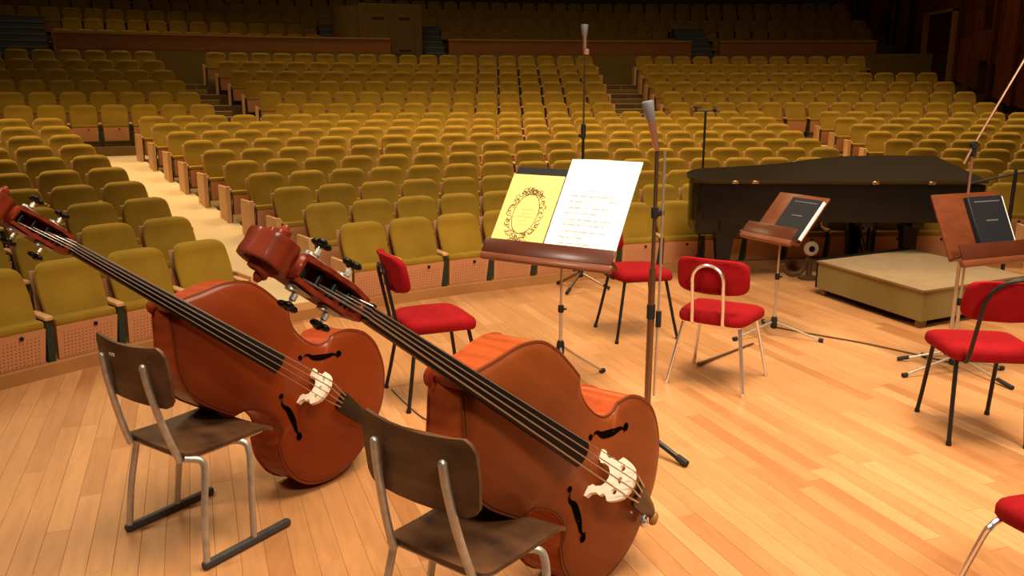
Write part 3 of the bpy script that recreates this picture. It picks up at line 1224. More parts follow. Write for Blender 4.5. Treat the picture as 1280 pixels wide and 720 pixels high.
    for k in range(4):
        q = (k - 1.5)
        vb, vn, vt = q * .027, q * .0095, q * .018
        zb = .032 + .160 - (q * q) * .0052 + .003
        m = MB()
        m.tube([(1.588 + .043 * k, q * .010, -.005 - .006 * k), (1.545, vn, .0345), (1.53, vn, .0325), (1.0, vn + (vb - vn) * .482, .0325 + (zb - .0325) * .482), (.43, vb, zb), (.31, vt, tz(.31) + .012)],
               .0017 + .0004 * (k if silver_tube else 3 - k), 6)
        B(m, 'string', M_STRING)
        m = MB()
        m.tube([(.40, vb + (vt - vb) * .25, zb - (zb - tz(.31) - .012) * .25), (.31, vt, tz(.31) + .012)], .0034, 6)
        B(m, 'string_winding', M_STRING)
    m = MB()
    rows = []
    for (u, w_) in ((.325, .030), (.315, .040), (.28, .043), (.16, .034), (.06, .025), (.045, .018)):
        z = tz(u)
        rows.append([(u, -w_, z - .010), (u, -w_ * .98, z), (u, -w_ * .5, z + .008), (u, 0, z + .011), (u, w_ * .5, z + .008), (u, w_ * .98, z), (u, w_, z - .010)])
    m.grid(rows, closed=True)
    m.add(rows[0], [tuple(range(7))])
    m.add(rows[-1], [tuple(range(7))])
    B(m, 'tailpiece', M_EBONY, angle=50)
    m = MB()
    for q in (-1, 1):
        m.tube([(.06, q * .012, .060), (ub + .005, q * .013, .020), (ub - .012, q * .008, -.05), (ub - .018, q * .004, -.10)], .0028, 6)
    m.rbox((ub + .004, 0, .006), (.022, .07, .018), .004, 1)
    B(m, 'tail_wire', M_EBONY)
    m = MB()
    ME = Matrix.Translation((ub, 0, -.10)) @ Matrix.Rotation(-PI / 2, 4, 'Y')
    m.lathe([(.026, -.004), (.027, .010), (.020, .018), (.017, .034), (.012, .038)], 16, ME)
    ep = B(m, 'end_pin', M_EBONY)
    m = MB()
    m.lathe([(.006, .03), (.006, .105), (.009, .107), (.009, .125), (.004, .130)], 10, ME)
    B(m, 'steel_spike', M_CHROME, ep)
    if silver_tube:
        m = MB()
        m.tube([(.088, .040, .060), (.082, .040, .062), (.040, .046, .046), (.034, .046, .044)], [.006, .015, .015, .006], 12)
        B(m, 'silver_wolf_tube', M_CHROME)
        m = MB()
        m.lathe([(.012, 0), (.024, .006), (.026, .018), (.018, .028), (.010, .030)], 14, Matrix.Translation((.02, .014, .046)) @ Matrix.Rotation(-.5, 4, 'Y'))
        B(m, 'brown_mute', mat('brown_mute_rubber', (.30, .13, .035), .55))
    return root


def ortho(u, v):
    u = Vector(u).normalized()
    v = Vector(v)
    v = (v - u * v.dot(u)).normalized()
    return u, v, u.cross(v)


make_bass('nearer double bass with a silver tube by its tailpiece, on the front school chair', ortho((-0.5457, -0.5447, 0.6368), (-0.395, -0.5031, -0.7687)), (0.5141, 3.0277, 0.1845), 1.075, True, 1.03, M_TOP, M_RIB)
make_bass('further double bass at left, its scroll reaching over the hall seats', ortho((-0.551, -0.5289, 0.6455), (-0.3449, -0.56, -0.7533)), (-0.7039, 3.8407, 0.211), 1.0417, False, 1.09, M_TOPR, M_RIBR)

# ------------------------------------------------------------------ plywood school chairs on skids


def make_school_chair(label, loc, rz, sticker):
    root = thing('school_chair', label, 'chair', loc, rz, 'plywood chairs of the bass players')
    # seat: bent plywood, front edge rolled down
    m = MB()
    prof = [(-.200, .452), (-.17, .446), (-.05, .440), (.08, .440), (.15, .441), (.190, .434), (.208, .420)]
    rows = []
    for (yy, zz) in prof:
        w_ = .193 + .012 * (yy + .2) / .4
        if yy < -.19:
            w_ *= .96
        if yy > .2:
            w_ *= .97
        up = [(x * w_, yy, zz + .010 * abs(x) ** 2) for x in (-1, -.9, -.45, 0, .45, .9, 1)]
        dn = [(x, y_, z_ - .014) for x, y_, z_ in reversed(up)]
        rows.append(up + dn)
    m.grid(rows, closed=True)
    m.add(rows[0], [tuple(range(14))])
    m.add(rows[-1], [tuple(range(14))])
    m.build('seat', M_PLY, root, angle=45)
    # back rest: curved plywood with rounded corners
    m = MB()
    rows = []
    wz, z0, z1 = .222, .655, .885
    Z = [z0, z0 + .012, z0 + .035, (z0 + z1) / 2, z1 - .04, z1 - .014, z1]
    Wd = [.80, .90, .97, 1.0, .985, .93, .84]
    for zz, wq in zip(Z, Wd):
        lean = -.205 - (zz - .45) * .12
        f_ = [(x * wz * wq, lean - .030 * (1 - (x * wq) ** 2), zz + .012 * (x * x) * (1 if zz > .7 else 0)) for x in (-1, -.8, -.4, 0, .4, .8, 1)]
        bk = [(x, y_ - .012, z_) for x, y_, z_ in reversed(f_)]
        rows.append(f_ + bk)
    m.grid(rows, closed=True)
    m.add(rows[0], [tuple(range(14))])
    m.add(rows[-1], [tuple(range(14))])
    bk = m.build('backrest', M_PLYB, root, angle=45)
    if sticker:
        m = MB()
        m.rbox((-.045, -.309, .842), (.034, .003, .012), .001, 1, Matrix.Identity(4))
        q = m.build('number_plate', M_STICK, bk)
        q['label'] = 'small pale worn sticker'
    for sx in (-1, 1):
        x = sx * .130
        m = MB()
        pts = spline([(x, -.299, .820), (x * 1.03, -.288, .74), (x * 1.11, -.258, .60), (x * 1.20, -.224, .48), (x * 1.24, -.205, .425)], 6)
        m.tube(pts, .0135, 10)
        ellipsoid(m, tuple(pts[0]), (.0135, .0135, .0135), 8)
        m.build('back_post', M_STEEL, root)
        m = MB()
        pts = spline([(sx * .178, -.200, .438), (sx * .188, -.180, .432), (sx * .205, -.155, .425), (sx * .218, -.145, .405), (sx * .226, -.150, .36), (sx * .242, -.178, .20), (sx * .255, -.195, .03)], 6)
        m.tube(pts, .0135, 10)
        m.build('leg', M_STEEL, root)
        m = MB()
        pts = spline([(sx * .165, .02, .428), (sx * .185, .045, .426), (sx * .205, .062, .415), (sx * .216, .066, .39), (sx * .226, .062, .34), (sx * .242, .044, .18), (sx * .255, .030, .03)], 6)
        m.tube(pts, .0135, 10)
        m.build('leg', M_STEEL, root)
        m = MB()
        m.tube([(sx * .170, -.195, .428), (sx * .170, .17, .424)], .010, 8)
        m.build('side_rail', M_STEEL, root)
        m = MB()
        m.rbox((sx * .256, 0.0, .017), (.034, .43, .034), .012, 2)
        m.build('skid', M_SKID, root)
    m = MB()
    m.tube([(-.17, -.18, .426), (.17, -.18, .426)], .009, 8)
    m.tube([(-.17, .15, .422), (.17, .15, .422)], .009, 8)
    m.build('cross_rail', M_STEEL, root)
    return root


make_school_chair('dark plywood school chair with a pale sticker on its back, under the further bass', (-1.278, 3.225, 0), heading(.56, .83), True)
make_school_chair('dark plywood school chair nearest the camera, cut off below, under the nearer bass', (-0.112, 2.415, 0), heading(.60, .80), False)

# ------------------------------------------------------------------ red upholstered chairs


def make_red_chair(label, loc, rz, tube, wide=.43, lean=.20, arch=.17, splay=.05, seat_top=.53, leg_front=.24, rolled=False, zc=.79):
    root = thing('orchestra_chair', label, 'chair', loc, rz, 'red orchestra chairs')
    hw = wide / 2
    m = MB()
    # crowned cushion, wider at the front
    rows = []
    for s_, dz in ((.80, -.075), (.96, -.070), (1.0, -.055), (1.0, -.030), (.97, -.012), (.86, .002), (.55, .010), (.0, .012)):
        ring = []
        for k in range(28):
            a = 2 * PI * k / 28
            ca, sa = math.cos(a), math.sin(a)
            e = 0.32
            x = math.copysign(abs(ca) ** e, ca)
            yy = math.copysign(abs(sa) ** e, sa)
            wx = hw * (1.0 + .06 * yy)
            ring.append((x * wx * s_, yy * .215 * s_, seat_top - .012 + dz - (.010 * max(0, yy) ** 2)))
        rows.append(ring)
    m.grid(rows, closed=True)
    m.add(rows[0], [tuple(range(28))])
    m.build('seat', M_RED, root, angle=60, merge=1e-5)
    # back pad
    m = MB()
    rows = []
    hh, hx = .110, wide * .50
    for s_, dy in ((.86, -.022), (.97, -.018), (1.0, 0.0), (.97, .018), (.86, .026), (.0, .030)):
        ring = []
        for k in range(28):
            a = 2 * PI * k / 28
            ca, sa = math.cos(a), math.sin(a)
            x = math.copysign(abs(ca) ** .4, ca) * hx * s_
            z = math.copysign(abs(sa) ** .45, sa) * hh * s_
            ring.append((x, -.205 - lean * (zc + z - .45) + dy + .25 * x * x / .2, zc + z))
        rows.append(ring)
    m.grid(rows, closed=True)
    m.add(rows[0], [tuple(range(28))])
    m.build('backrest', M_RED, root, angle=60, merge=1e-5)
    # arch tube that carries the back pad
    m = MB()
    a_ = arch / 2
    yb = lambda z: -.235 - lean * (z - .45)
    sb = seat_top - .080
    pts = [(-a_, -.10, sb + .003), (-a_, -.195, sb), (-a_, -.235, sb + .015), (-a_, yb(sb + .10), sb + .10), (-a_, yb(zc - .055), zc - .055)]
    top = [(a_ * math.cos(a), yb(zc - .015 + a_ * math.sin(a) * .95), zc - .015 + a_ * math.sin(a) * .95) for a in [PI - PI * k / 8 for k in range(9)]]
    path = pts + top + [(-p[0], p[1], p[2]) for p in reversed(pts)]
    m.tube(spline(path, 3), .0105, 9)
    m.build('back_arch', tube, root)
    # seat frame
    m = MB()
    zf = seat_top - .085
    m.tube([(-hw * .8, -.17, zf), (hw * .8, -.17, zf), (hw * .84, .17, zf), (-hw * .84, .17, zf), (-hw * .8, -.17, zf)], .010, 8)
    m.build('seat_frame', tube, root)
    for sx in (-1, 1):
        for (y0, y1) in ((-.16, -.235), (.16, leg_front)):
            m = MB()
            x0, x1 = sx * hw * .78, sx * (hw * .86 + splay)
            if rolled:
                pts = spline([(sx * hw * .55, y0, zf + .005), (sx * hw * .95, y0, zf - .002), (sx * (hw + .03), y0, zf - .025), (sx * (hw + .045), (y0 * .8 + y1 * .2), zf - .08), (sx * (hw + .06 + splay), y1, .012)], 6)
            else:
                pts = [(x0, y0, zf), (x0 * .3 + x1 * .7, y0 * .3 + y1 * .7, .13), (x1, y1, .012)]
            m.tube(pts, .0115, 9)
            lg = m.build('leg', tube, root)
            m = MB()
            m.lathe([(.013, 0), (.0145, .004), (.0135, .022)], 10, Matrix.Translation((pts[-1][0], pts[-1][1], 0)))
            m.build('foot_cap', M_RUBBER if tube is M_BLACKTUBE else M_CHROME, lg)
    return root


make_red_chair('red chair with black legs in side view, behind the nearer bass neck', (-.47, 4.835, 0), heading(.91, .41), M_BLACKTUBE, wide=.42, arch=.13)
make_red_chair('red chair with black legs partly hidden behind the white sheet music', (.935, 6.16, 0), heading(.97, .24), M_BLACKTUBE, wide=.42, arch=.13)
make_red_chair('red chair with chrome legs and a chrome arch behind its back pad', (1.305, 5.10, 0), heading(.54, .84), M_CHROME, wide=.45, arch=.19, splay=.05, lean=.12, seat_top=.495, zc=.715)
make_red_chair('red chair with black legs and black back arch at the right frame edge', (2.485, 4.29, 0), heading(.12, .99), M_BLACKTUBE, wide=.44, arch=.30, splay=.0, lean=.32)
make_red_chair('red chair corner with a curved chrome leg, bottom right of the frame', (1.875, 2.46, 0), heading(-.25, .97), M_CHROME, wide=.44, arch=.19, rolled=True, seat_top=.49)

# ------------------------------------------------------------------ music desks


def make_music_stand(label, loc, e, width, depth, z_low, tilt, legs, off=0.0, rz_leg=0.0, hub=.13, bw=1.0, group='wooden music stands'):
    """e: horizontal direction in which the desk leans back; returns root and the desk matrix (x right along the shelf, y up the board, z towards the reader)"""
    root = thing('music_stand', label, 'music stand', loc, 0, group)
    e = Vector((e[0], e[1], 0)).normalized()
    rgt = Vector((e.y, -e.x, 0))
    up = e * math.sin(tilt) + Vector((0, 0, 1)) * math.cos(tilt)
    nrm = rgt.cross(up)
    o = Vector((0, 0, z_low)) + rgt * off - e * 0.05
    D = Matrix(((rgt.x, up.x, nrm.x, o.x), (rgt.y, up.y, nrm.y, o.y), (rgt.z, up.z, nrm.z, o.z), (0, 0, 0, 1)))
    m = MB()
    m.rbox((-width * (1 - bw) / 2, depth / 2, -.008), (width * bw, depth, .016), .006, 2, D)
    m.build('desk_board', M_DESK, root)
    m = MB()
    m.rbox((0, .010, .040), (width, .018, .095), .005, 1, D)
    m.build('ledge', M_DESKSHADE, root)
    m = MB()
    m.rbox((0, .030, .090), (width + .004, .100, .014), .006, 2, D)
    m.build('ledge_lip', M_DESKSHADE, root)
    m = MB()
    m.rbox((0, -.034, .076), (width + .014, .052, .040), .014, 2, D)
    m.build('front_moulding', M_LIP, root)
    m = MB()
    m.tube([(0, 0, hub), (0, 0, z_low * .62)], .011, 10)
    m.build('lower_pole', M_STAND, root)
    m = MB()
    topp = D @ Vector((-off, .10, -.02))
    m.tube([(0, 0, z_low * .55), (0, 0, z_low - .03), tuple(topp)], .0075, 10)
    m.build('upper_pole', M_STAND, root)
    m = MB()
    m.lathe([(.016, 0), (.018, .005), (.018, .04), (.014, .045)], 12, Matrix.Translation((0, 0, z_low * .60)))
    m.tube([(0, 0, z_low * .60 + .02), (.035, 0, z_low * .60 + .02)], .006, 8)
    m.build('clamp', M_RUBBER, root)
    m = MB()
    m.lathe([(.016, -.07), (.024, -.06), (.024, .0), (.018, .02)], 12, Matrix.Translation((0, 0, hub)))
    m.build('hub', M_RUBBER, root)
    m = MB()
    m.rbox((0, depth * .35, -.022), (.12, .12, .016), .004, 1, D @ Matrix.Translation((-off, 0, 0)))
    m.build('desk_plate', M_STAND, root)
    for (lx, ly) in legs:
        d = Vector((lx, ly, 0))
        m = MB()
        m.tube([tuple(d.normalized() * .015 + Vector((0, 0, hub - .02))), tuple(d * .35 + Vector((0, 0, hub * .62))), tuple(d + Vector((0, 0, .016)))], .0075, 8)
        lg = m.build('leg', M_STAND, root)
        m = MB()
        m.tube([tuple(d * .95 + Vector((0, 0, .019))), tuple(d * 1.04 + Vector((0, 0, .016)))], .0155, 8)
        m.build('rubber_foot', M_RUBBER, lg)
    return root, Matrix.Translation(loc) @ D


def on_desk(name, label, cat, D, group=None):
    o = bpy.data.objects.new(name, None)
    COL.objects.link(o)
    o.matrix_world = D
    return tag(o, label, cat, group)


def strips(m, rows, z=0.0):
    for (x0, x1, yy, h) in rows:
        m.add([(x0, yy - h / 2, z), (x1, yy - h / 2, z), (x1, yy + h / 2, z), (x0, yy + h / 2, z)], [(0, 1, 2, 3)])


# centre stand
st, D1 = make_music_stand('wide wooden music stand in the middle holding the white sheets', (.30, 5.0, 0), (.52, .855), .88, .36, .785, math.radians(37), [(.29, .23), (-.32, .15), (.02, -.36)], off=-.052, hub=.27, bw=.84)
DB = D1 @ Matrix.Translation((0, .021, 0))
rnd = random.Random(3)
fo = on_desk('music_folder', 'black folder standing behind the yellow booklet on the middle stand', 'folder', DB @ Matrix.Translation((-.255, 0, .004)))
m = MB()
m.rbox((.012, .315, 0), (.42, .63, .006), .003, 1)
m.build('folder_cover', M_BOOK, fo)
bo = on_desk('music_booklet', 'yellow music booklet with an oval wreath on its cover', 'booklet', DB @ Matrix.Translation((-.272, 0, .014)))
m = MB()
m.rbox((0, .285, 0), (.375, .570, .010), .002, 1)
cv = m.build('cover', M_CREAM, bo)
m = MB()


def blob(m, x, y_, r, z=.0058):
    k = 7
    a0 = rnd.random() * 6
    m.add([(x + r * (.6 + .4 * rnd.random()) * math.cos(a0 + 2 * PI * i / k), y_ + r * (.6 + .4 * rnd.random()) * math.sin(a0 + 2 * PI * i / k), z) for i in range(k)], [tuple(range(k))])


def curl(m, x, y_, r, a0, turns, wd, z=.0058):
    n = 12
    L_, R_ = [], []
    for i in range(n + 1):
        q = i / n
        a = a0 + q * turns
        rr = r * (1 - .75 * q)
        w_ = wd * (1 - .6 * q)
        L_.append((x + (rr + w_) * math.cos(a), y_ + (rr + w_) * math.sin(a), z))
        R_.append((x + (rr - w_) * math.cos(a), y_ + (rr - w_) * math.sin(a), z))
    m.grid([L_, R_])


cx_, cy_ = .0, .285
for i in range(44):
    a = 2 * PI * i / 44
    ex, ey = cx_ + .112 * math.cos(a), cy_ + .172 * math.sin(a)
    curl(m, ex + rnd.uniform(-.008, .008), ey + rnd.uniform(-.008, .008), rnd.uniform(.014, .026), rnd.random() * 6, rnd.choice((-5, 5)), .0030)
    blob(m, ex + rnd.uniform(-.014, .014), ey + rnd.uniform(-.014, .014), rnd.uniform(.004, .009))
for i in range(60):
    a0, a1 = 2 * PI * i / 60, 2 * PI * (i + 1) / 60
    m.add([(cx_ + r * .086 * math.cos(a), cy_ + r * .140 * math.sin(a), .0058) for a, r in ((a0, 1), (a1, 1), (a1, 1.05), (a0, 1.05))], [(0, 1, 2, 3)])
for (x, y_) in ((0, .435), (-.03, .425), (.03, .425), (.055, .44), (-.055, .44), (0, .460), (.02, .450), (-.02, .450), (0, .095), (.025, .1), (-.025, .1), (.05, .085), (-.05, .085)):
    curl(m, x, y_, .020, rnd.random() * 6, rnd.choice((-5.5, 5.5)), .0022)
    blob(m, x, y_, .007)
for i in range(12):
    a = 2 * PI * i / 12
    curl(m, cx_ + .128 * math.cos(a), cy_ + .178 * math.sin(a), .013, rnd.random() * 6, 5, .0012)
wm = m.build('wreath_print', M_INK, cv, fix=False)
m = MB()
strips(m, [(-.045, .045, .315, .004), (-.035, .035, .285, .003), (-.05, .05, .262, .0035), (-.03, .03, .232, .003), (-.02, .02, .205, .003)], .0058)
m.build('title_print', mat('tan_print', (.60, .45, .14), .8), cv, fix=False)
sh = on_desk('sheet_music', 'tall white sheet of music with faint staves on the middle stand', 'sheet music', DB @ Matrix.Translation((.165, 0, .018)))
m = MB()
rows = []
for i in range(9):
    q = i / 8
    bend = .016 * math.sin(q * 2.4)
    rows.append([(-.240 + .48 * k / 8, q * .70, bend * (k / 8) * .6 + .004 * math.sin(k * .6)) for k in range(9)])
m.grid(rows)
m.grid([[(p[0], p[1], p[2] - .004) for p in r] for r in reversed(rows)])
pg = m.build('page', M_PAPER, sh, fix=False)
m = MB()


def page_z(x, yy):
    return .016 * math.sin(yy / .70 * 2.4) * ((x + .24) / .48) * .6 + .004 * math.sin((x + .24) / .48 * 8 * .6) + .0012


lines = []
for k, yy in enumerate((.435, .395, .352, .315, .270, .235, .190, .148, .108, .065)):
    x = -.165 + rnd.uniform(0, .03)
    end = rnd.choice((.0, .06, .12, .155))
    while x < end:
        l_ = rnd.uniform(.02, .06)
        x1 = min(x + l_, end)
        lines.append((x, x1, yy, rnd.choice((.004, .006, .008))))
        x = x1 + rnd.uniform(.004, .016)
lines += [(-.06, .0, .470, .004), (.10, .165, .405, .006)]
for (x0, x1, yy, h) in lines:
    m.add([(x0, yy - h / 2, page_z(x0, yy)), (x1, yy - h / 2, page_z(x1, yy)), (x1, yy + h / 2, page_z(x1, yy)), (x0, yy + h / 2, page_z(x0, yy))], [(0, 1, 2, 3)])
m.build('faint_staves', M_FAINT, pg, fix=False)


def score_book(label, D):
    b_ = on_desk('score_book', label, 'book', D, 'black score books on the music stands')
    m = MB()
    m.rbox((0, .175, .030), (.275, .350, .005), .002, 1)
    cvr = m.build('cover', M_BOOK, b_)
    m = MB()
    m.rbox((.002, .175, .002), (.278, .345, .004), .001, 1)
    m.build('cover', M_BOOK, b_)
    m = MB()
    m.rbox((.014, .175, .016), (.275, .340, .022), .002, 1)
    sp_ = MB()
    sp_.rbox((-.138, .175, .016), (.006, .350, .033), .002, 1)
    sp_.build('spine', M_BOOK, b_)
    p_ = m.build('page_block', M_PAPER, b_)
    p_['label'] = 'white page edges'
    m = MB()
    x = -.10
    while x < .10:
        l_ = rnd.uniform(.006, .014)
        strips(m, [(x, x + l_, .315, .007)], .0335)
        x += l_ + .004
    x = -.045
    while x < .045:
        l_ = rnd.uniform(.005, .011)
        strips(m, [(x, x + l_, .195, .008)], .0335)
        x += l_ + .003
    strips(m, [(-.006, .006, .040, .014), (-.010, .010, .026, .005)], .0335)
    m.build('cover_print', M_TITLE, cvr, fix=False)
    return b_


st, D2 = make_music_stand('wooden music stand with a black book, before the grand piano', (1.96, 6.08, 0), (.87, .49), .47, .43, .725, math.radians(42), [(-.32, -.13), (.30, -.17), (.03, .36)], off=-.02)
score_book('black score book on the stand before the piano', D2 @ Matrix.Translation((.090, .030, 0)))
st, D3 = make_music_stand('wooden music stand with a black book at the right frame edge', (2.86, 5.22, 0), (-.36, .93), .56, .44, .765, math.radians(27), [(-.34, -.08), (.36, .06), (-.02, .34)], off=.10)
score_book('black score book on the stand at the right frame edge', D3 @ Matrix.Translation((.120, .030, 0)) @ Matrix.Scale(1.06, 4))

# ------------------------------------------------------------------ grand piano, straight side towards the stage, tail at left
pn = thing('grand_piano', 'black concert grand piano before the front seats, its lid slightly raised', 'piano', (1.66, 7.70, 0), math.radians(-2.6))
LNG, WID = 2.60, 1.12
ol = [(0.10, 0), (LNG, 0), (LNG, WID)] + [tuple(p) for p in spline([(LNG - .55, WID), (LNG - .85, WID - .03), (LNG - 1.2, WID - .16), (LNG - 1.6, WID - .38), (.55, .58), (.25, .50), (.08, .42), (0, .28), (.0, .12), (.04, .03)], 5)]
m = MB()
m.prism([ol], lambda a, b, q: (a, b, q), .62, .965)
body = m.build('body', M_PIANO, pn, angle=30)
m = MB()
for x in (.6, 1.1, 1.6, 2.05):
    m.box((x, .5, .60), (.10, .7 if x < 1 else .95, .06))
m.box((1.4, .45, .59), (2.0, .09, .05))
m.build('underside_beams', M_PIANO, body)
TL = math.radians(7.0)
m = MB()
big = [((a - LNG / 2) * 1.015 + LNG / 2 - .01, b * 1.02 - .02) for a, b in ol]
ct, st_ = math.cos(TL), math.sin(TL)
m.prism([big], lambda a, b, q: (a, b * ct - q * st_, .985 + b * st_ + q * ct), 0, .022)
ld = m.build('lid', M_LID, pn, angle=30)
for x in (.37, .55, 1.62, 2.12):
    m = MB()
    m.rbox((x, -.018, .982), (.06, .012, .030), .004, 1)
    m.build('brass_hinge', M_BRASS, ld)
m = MB()
m.tube([(2.0, WID - .06, .96), (2.0, WID - .03, 1.12)], .012, 8)
m.build('lid_prop', M_PIANO, pn)
# tail leg with its carved block, and two legs at the keyboard end
for (x, y_, big_) in ((.36, .34, True), (1.76, .82, False), (2.22, .62, False)):
    m = MB()
    rows = []
    for (z, hw) in ((.64, .17 if big_ else .10), (.56, .165 if big_ else .10), (.50, .125 if big_ else .085), (.42, .082 if big_ else .066), (.15, .058 if big_ else .05), (.09, .062 if big_ else .054), (.07, .05)):
        rows.append([(x - hw, y_ - hw, z), (x + hw, y_ - hw, z), (x + hw, y_ + hw, z), (x - hw, y_ + hw, z)])
    m.grid(rows, closed=True)
    m.add(rows[0], [(0, 1, 2, 3)])
    m.add(rows[-1], [(3, 2, 1, 0)])
    lg = m.build('leg', M_PIANO, pn, angle=20)
    m = MB()
    m.tube([(x - .018, y_, .036), (x + .018, y_, .036)], .035, 14)
    m.rbox((x, y_, .065), (.05, .05, .03), .006, 1)
    m.build('brass_caster', M_BRASS, lg)
m = MB()
m.rbox((.15, .24, .69), (.24, .46, .40), .04, 2)
m.build('tail_block', M_PIANO, pn)
m = MB()
m.rbox((LNG - .14, WID / 2, .70), (.26, WID - .05, .10), .02, 1)
kb = m.build('keybed', M_PIANO, pn)
m = MB()
m.tube([(1.93, .72, .62), (1.93, .72, .14)], .018, 8)
m.tube([(1.93, .86, .62), (1.93, .86, .14)], .018, 8)
m.rbox((1.93, .79, .12), (.10, .30, .06), .01, 1)
ly = m.build('lyre', M_PIANO, pn)
m = MB()
m.tube([(1.70, .60, .62), (1.90, .72, .13)], .011, 8)
m.tube([(1.76, .95, .62), (1.90, .86, .13)], .011, 8)
m.build('lyre_brace', M_PIANO, ly)
for q in (-.07, 0, .07):
    m = MB()
    m.rbox((2.02, .79 + q, .085), (.14, .025, .012), .004, 1)
    m.build('pedal', M_BRASS, ly)

# ------------------------------------------------------------------ conductor's podium
L_, N_, Bk_ = Vector((2.746, 7.40)), Vector((3.142, 6.253)), Vector((3.828, 7.938))
d1 = (N_ - L_)
d2 = (Bk_ - L_)
po = thing('podium', 'low olive sided conductor podium with a tan top in front of the piano', 'podium', (L_.x, L_.y, 0), math.atan2(d2.y, d2.x))
dd = Matrix.Rotation(-math.atan2(d2.y, d2.x), 2) @ d1
w2 = d2.length
PZ0, PZ1 = .062, .298


def pod(a, b, z):
    """a along the back edge, b towards the near corner"""
    return (a * w2 + b * dd.x, b * dd.y, z)


def slab(m, a0, a1, b0, b1, z0, z1):
    vs = [pod(a, b, z) for z in (z0, z1) for a, b in ((a0, b0), (a1, b0), (a1, b1), (a0, b1))]
    m.add(vs, [(0, 3, 2, 1), (4, 5, 6, 7), (0, 1, 5, 4), (1, 2, 6, 5), (2, 3, 7, 6), (3, 0, 4, 7)])


for (a0, a1, b0, b1) in ((0, .016, .016, .984), (.984, 1, .016, .984), (0, 1, .984, 1), (0, 1, 0, .016)):
    m = MB()
    slab(m, a0, a1, b0, b1, PZ0, PZ1)
    m.build('side_board', M_PODIUM, po)
m = MB()
slab(m, -.004, 1.004, -.004, 1.004, PZ1, PZ1 + .012)
tp = m.build('top_board', M_PODTOP, po)
for (a0, a1, b0, b1) in ((-.010, -.004, -.01, 1.01), (1.004, 1.010, -.01, 1.01), (-.01, 1.01, 1.004, 1.010)):
    m = MB()
    slab(m, a0, a1, b0, b1, PZ1 - .004, PZ1 + .013)
    m.build('edge_trim', M_PODEDGE, tp)
m = MB()
slab(m, 0, 1.0, -.020, -.004, PZ0, PZ1 + .03)
m.build('back_strip', M_EBONY, po)  # black strip along the back edge, rising slightly above the top
for a in (.03, .95):
    for b in (.03, .95):
        m = MB()
        slab(m, a, a + .05, b - .02, b + .03, 0, PZ0)
        m.build('foot', M_PODEDGE, po)

# ------------------------------------------------------------------ microphone stands


def tripod(m_root, hub, legs, mt, r=.010, foot=.014):
    m = MB()
    m.lathe([(.016, -.05), (.026, -.04), (.026, .02), (.018, .04)], 12, Matrix.Translation((0, 0, hub)))
    m.build('hub', M_RUBBER, m_root)
    for (lx, ly) in legs:
        d = Vector((lx, ly, 0))
        m = MB()
        m.tube([tuple(d.normalized() * .015 + Vector((0, 0, hub - .01))), tuple(d + Vector((0, 0, foot)))], r, 8)
        lg = m.build('leg', mt, m_root)
        m = MB()
        m.tube([tuple(d * .80 + Vector((0, 0, foot + (hub - foot) * .2))), tuple(d * 1.03 + Vector((0, 0, foot)))], foot, 8)
        m.build('rubber_foot', M_RUBBER, lg)


def mic(root, p, direc, length, r):
    d = Vector(direc).normalized()
    p = Vector(p)
    m = MB()
    m.tube([tuple(p), tuple(p + d * length * .25), tuple(p + d * length * .62)], [r * .55, r * .75, r * .8], 12)
    b_ = m.build('mic_body', M_MICCOP, root)
    m = MB()
    m.tube([tuple(p + d * length * .60), tuple(p + d * length * .68), tuple(p + d * length * .97), tuple(p + d * length)], [r * .8, r, r * 1.35, r * 1.2], 12)
    m.build('mic_grille', M_MICGREY, b_)


ms = thing('microphone_stand', 'tall bronze microphone stand with a large tilted microphone behind the nearer bass', 'microphone stand', (.685, 4.02, 0))
tripod(ms, .10, [(.165, -.20), (-.28, -.06), (.03, .27)], M_BLACKTUBE, .014, .018)
m = MB()
m.tube([(0, 0, .08), (0, 0, .95)], .017, 12)
m.build('lower_pole', M_POLE, ms)
m = MB()
m.tube([(0, 0, .9), (0, 0, 1.56)], .010, 10)
up_ = m.build('upper_pole', M_POLE, ms)
m = MB()
m.tube([(0, 0, .70), (0, 0, .77)], .021, 12)
m.tube([(.0, 0, 1.20), (0, 0, 1.25)], .018, 12)
m.rbox((.022, 0, 1.225), (.045, .03, .03), .006, 1)
m.build('clamp', M_RUBBER, ms)
m = MB()
m.tube([(.035, -.01, 1.52), (.036, -.01, .80), (.030, -.01, .30)], .006, 8)
m.build('thin_rod', M_STAND, ms)
m = MB()
m.tube([(.037, -.01, .66), (.037, -.01, .74)], .014, 10)
m.build('rod_grip', M_RUBBER, ms)
mic(ms, (.0, 0, 1.52), (-.25, -.05, 1), .235, .022)

ms = thing('microphone_stand', 'slender microphone stand with an upright microphone, before the first seat row', 'microphone stand', (.635, 7.62, 0))
tripod(ms, .16, [(.26, -.05), (-.14, -.24), (-.20, .16)], M_POLE, .013, .016)
m = MB()
m.tube([(0, 0, .14), (0, 0, 1.46)], .013, 10)
m.build('lower_pole', M_BLACKTUBE, ms)
m = MB()
m.tube([(0, 0, 1.40), (0, 0, 2.14)], .008, 8)
m.build('upper_pole', M_POLE, ms)
m = MB()
m.tube([(0, 0, 1.38), (0, 0, 1.50)], .022, 10)
m.rbox((-.02, 0, 1.40), (.05, .03, .03), .006, 1)
m.build('clamp', M_RUBBER, ms)
m = MB()
m.rbox((.018, 0, 2.12), (.04, .03, .05), .006, 1)
m.build('shock_mount', M_MICCOP, ms)
mic(ms, (0, 0, 2.10), (-.03, 0, 1), .25, .025)

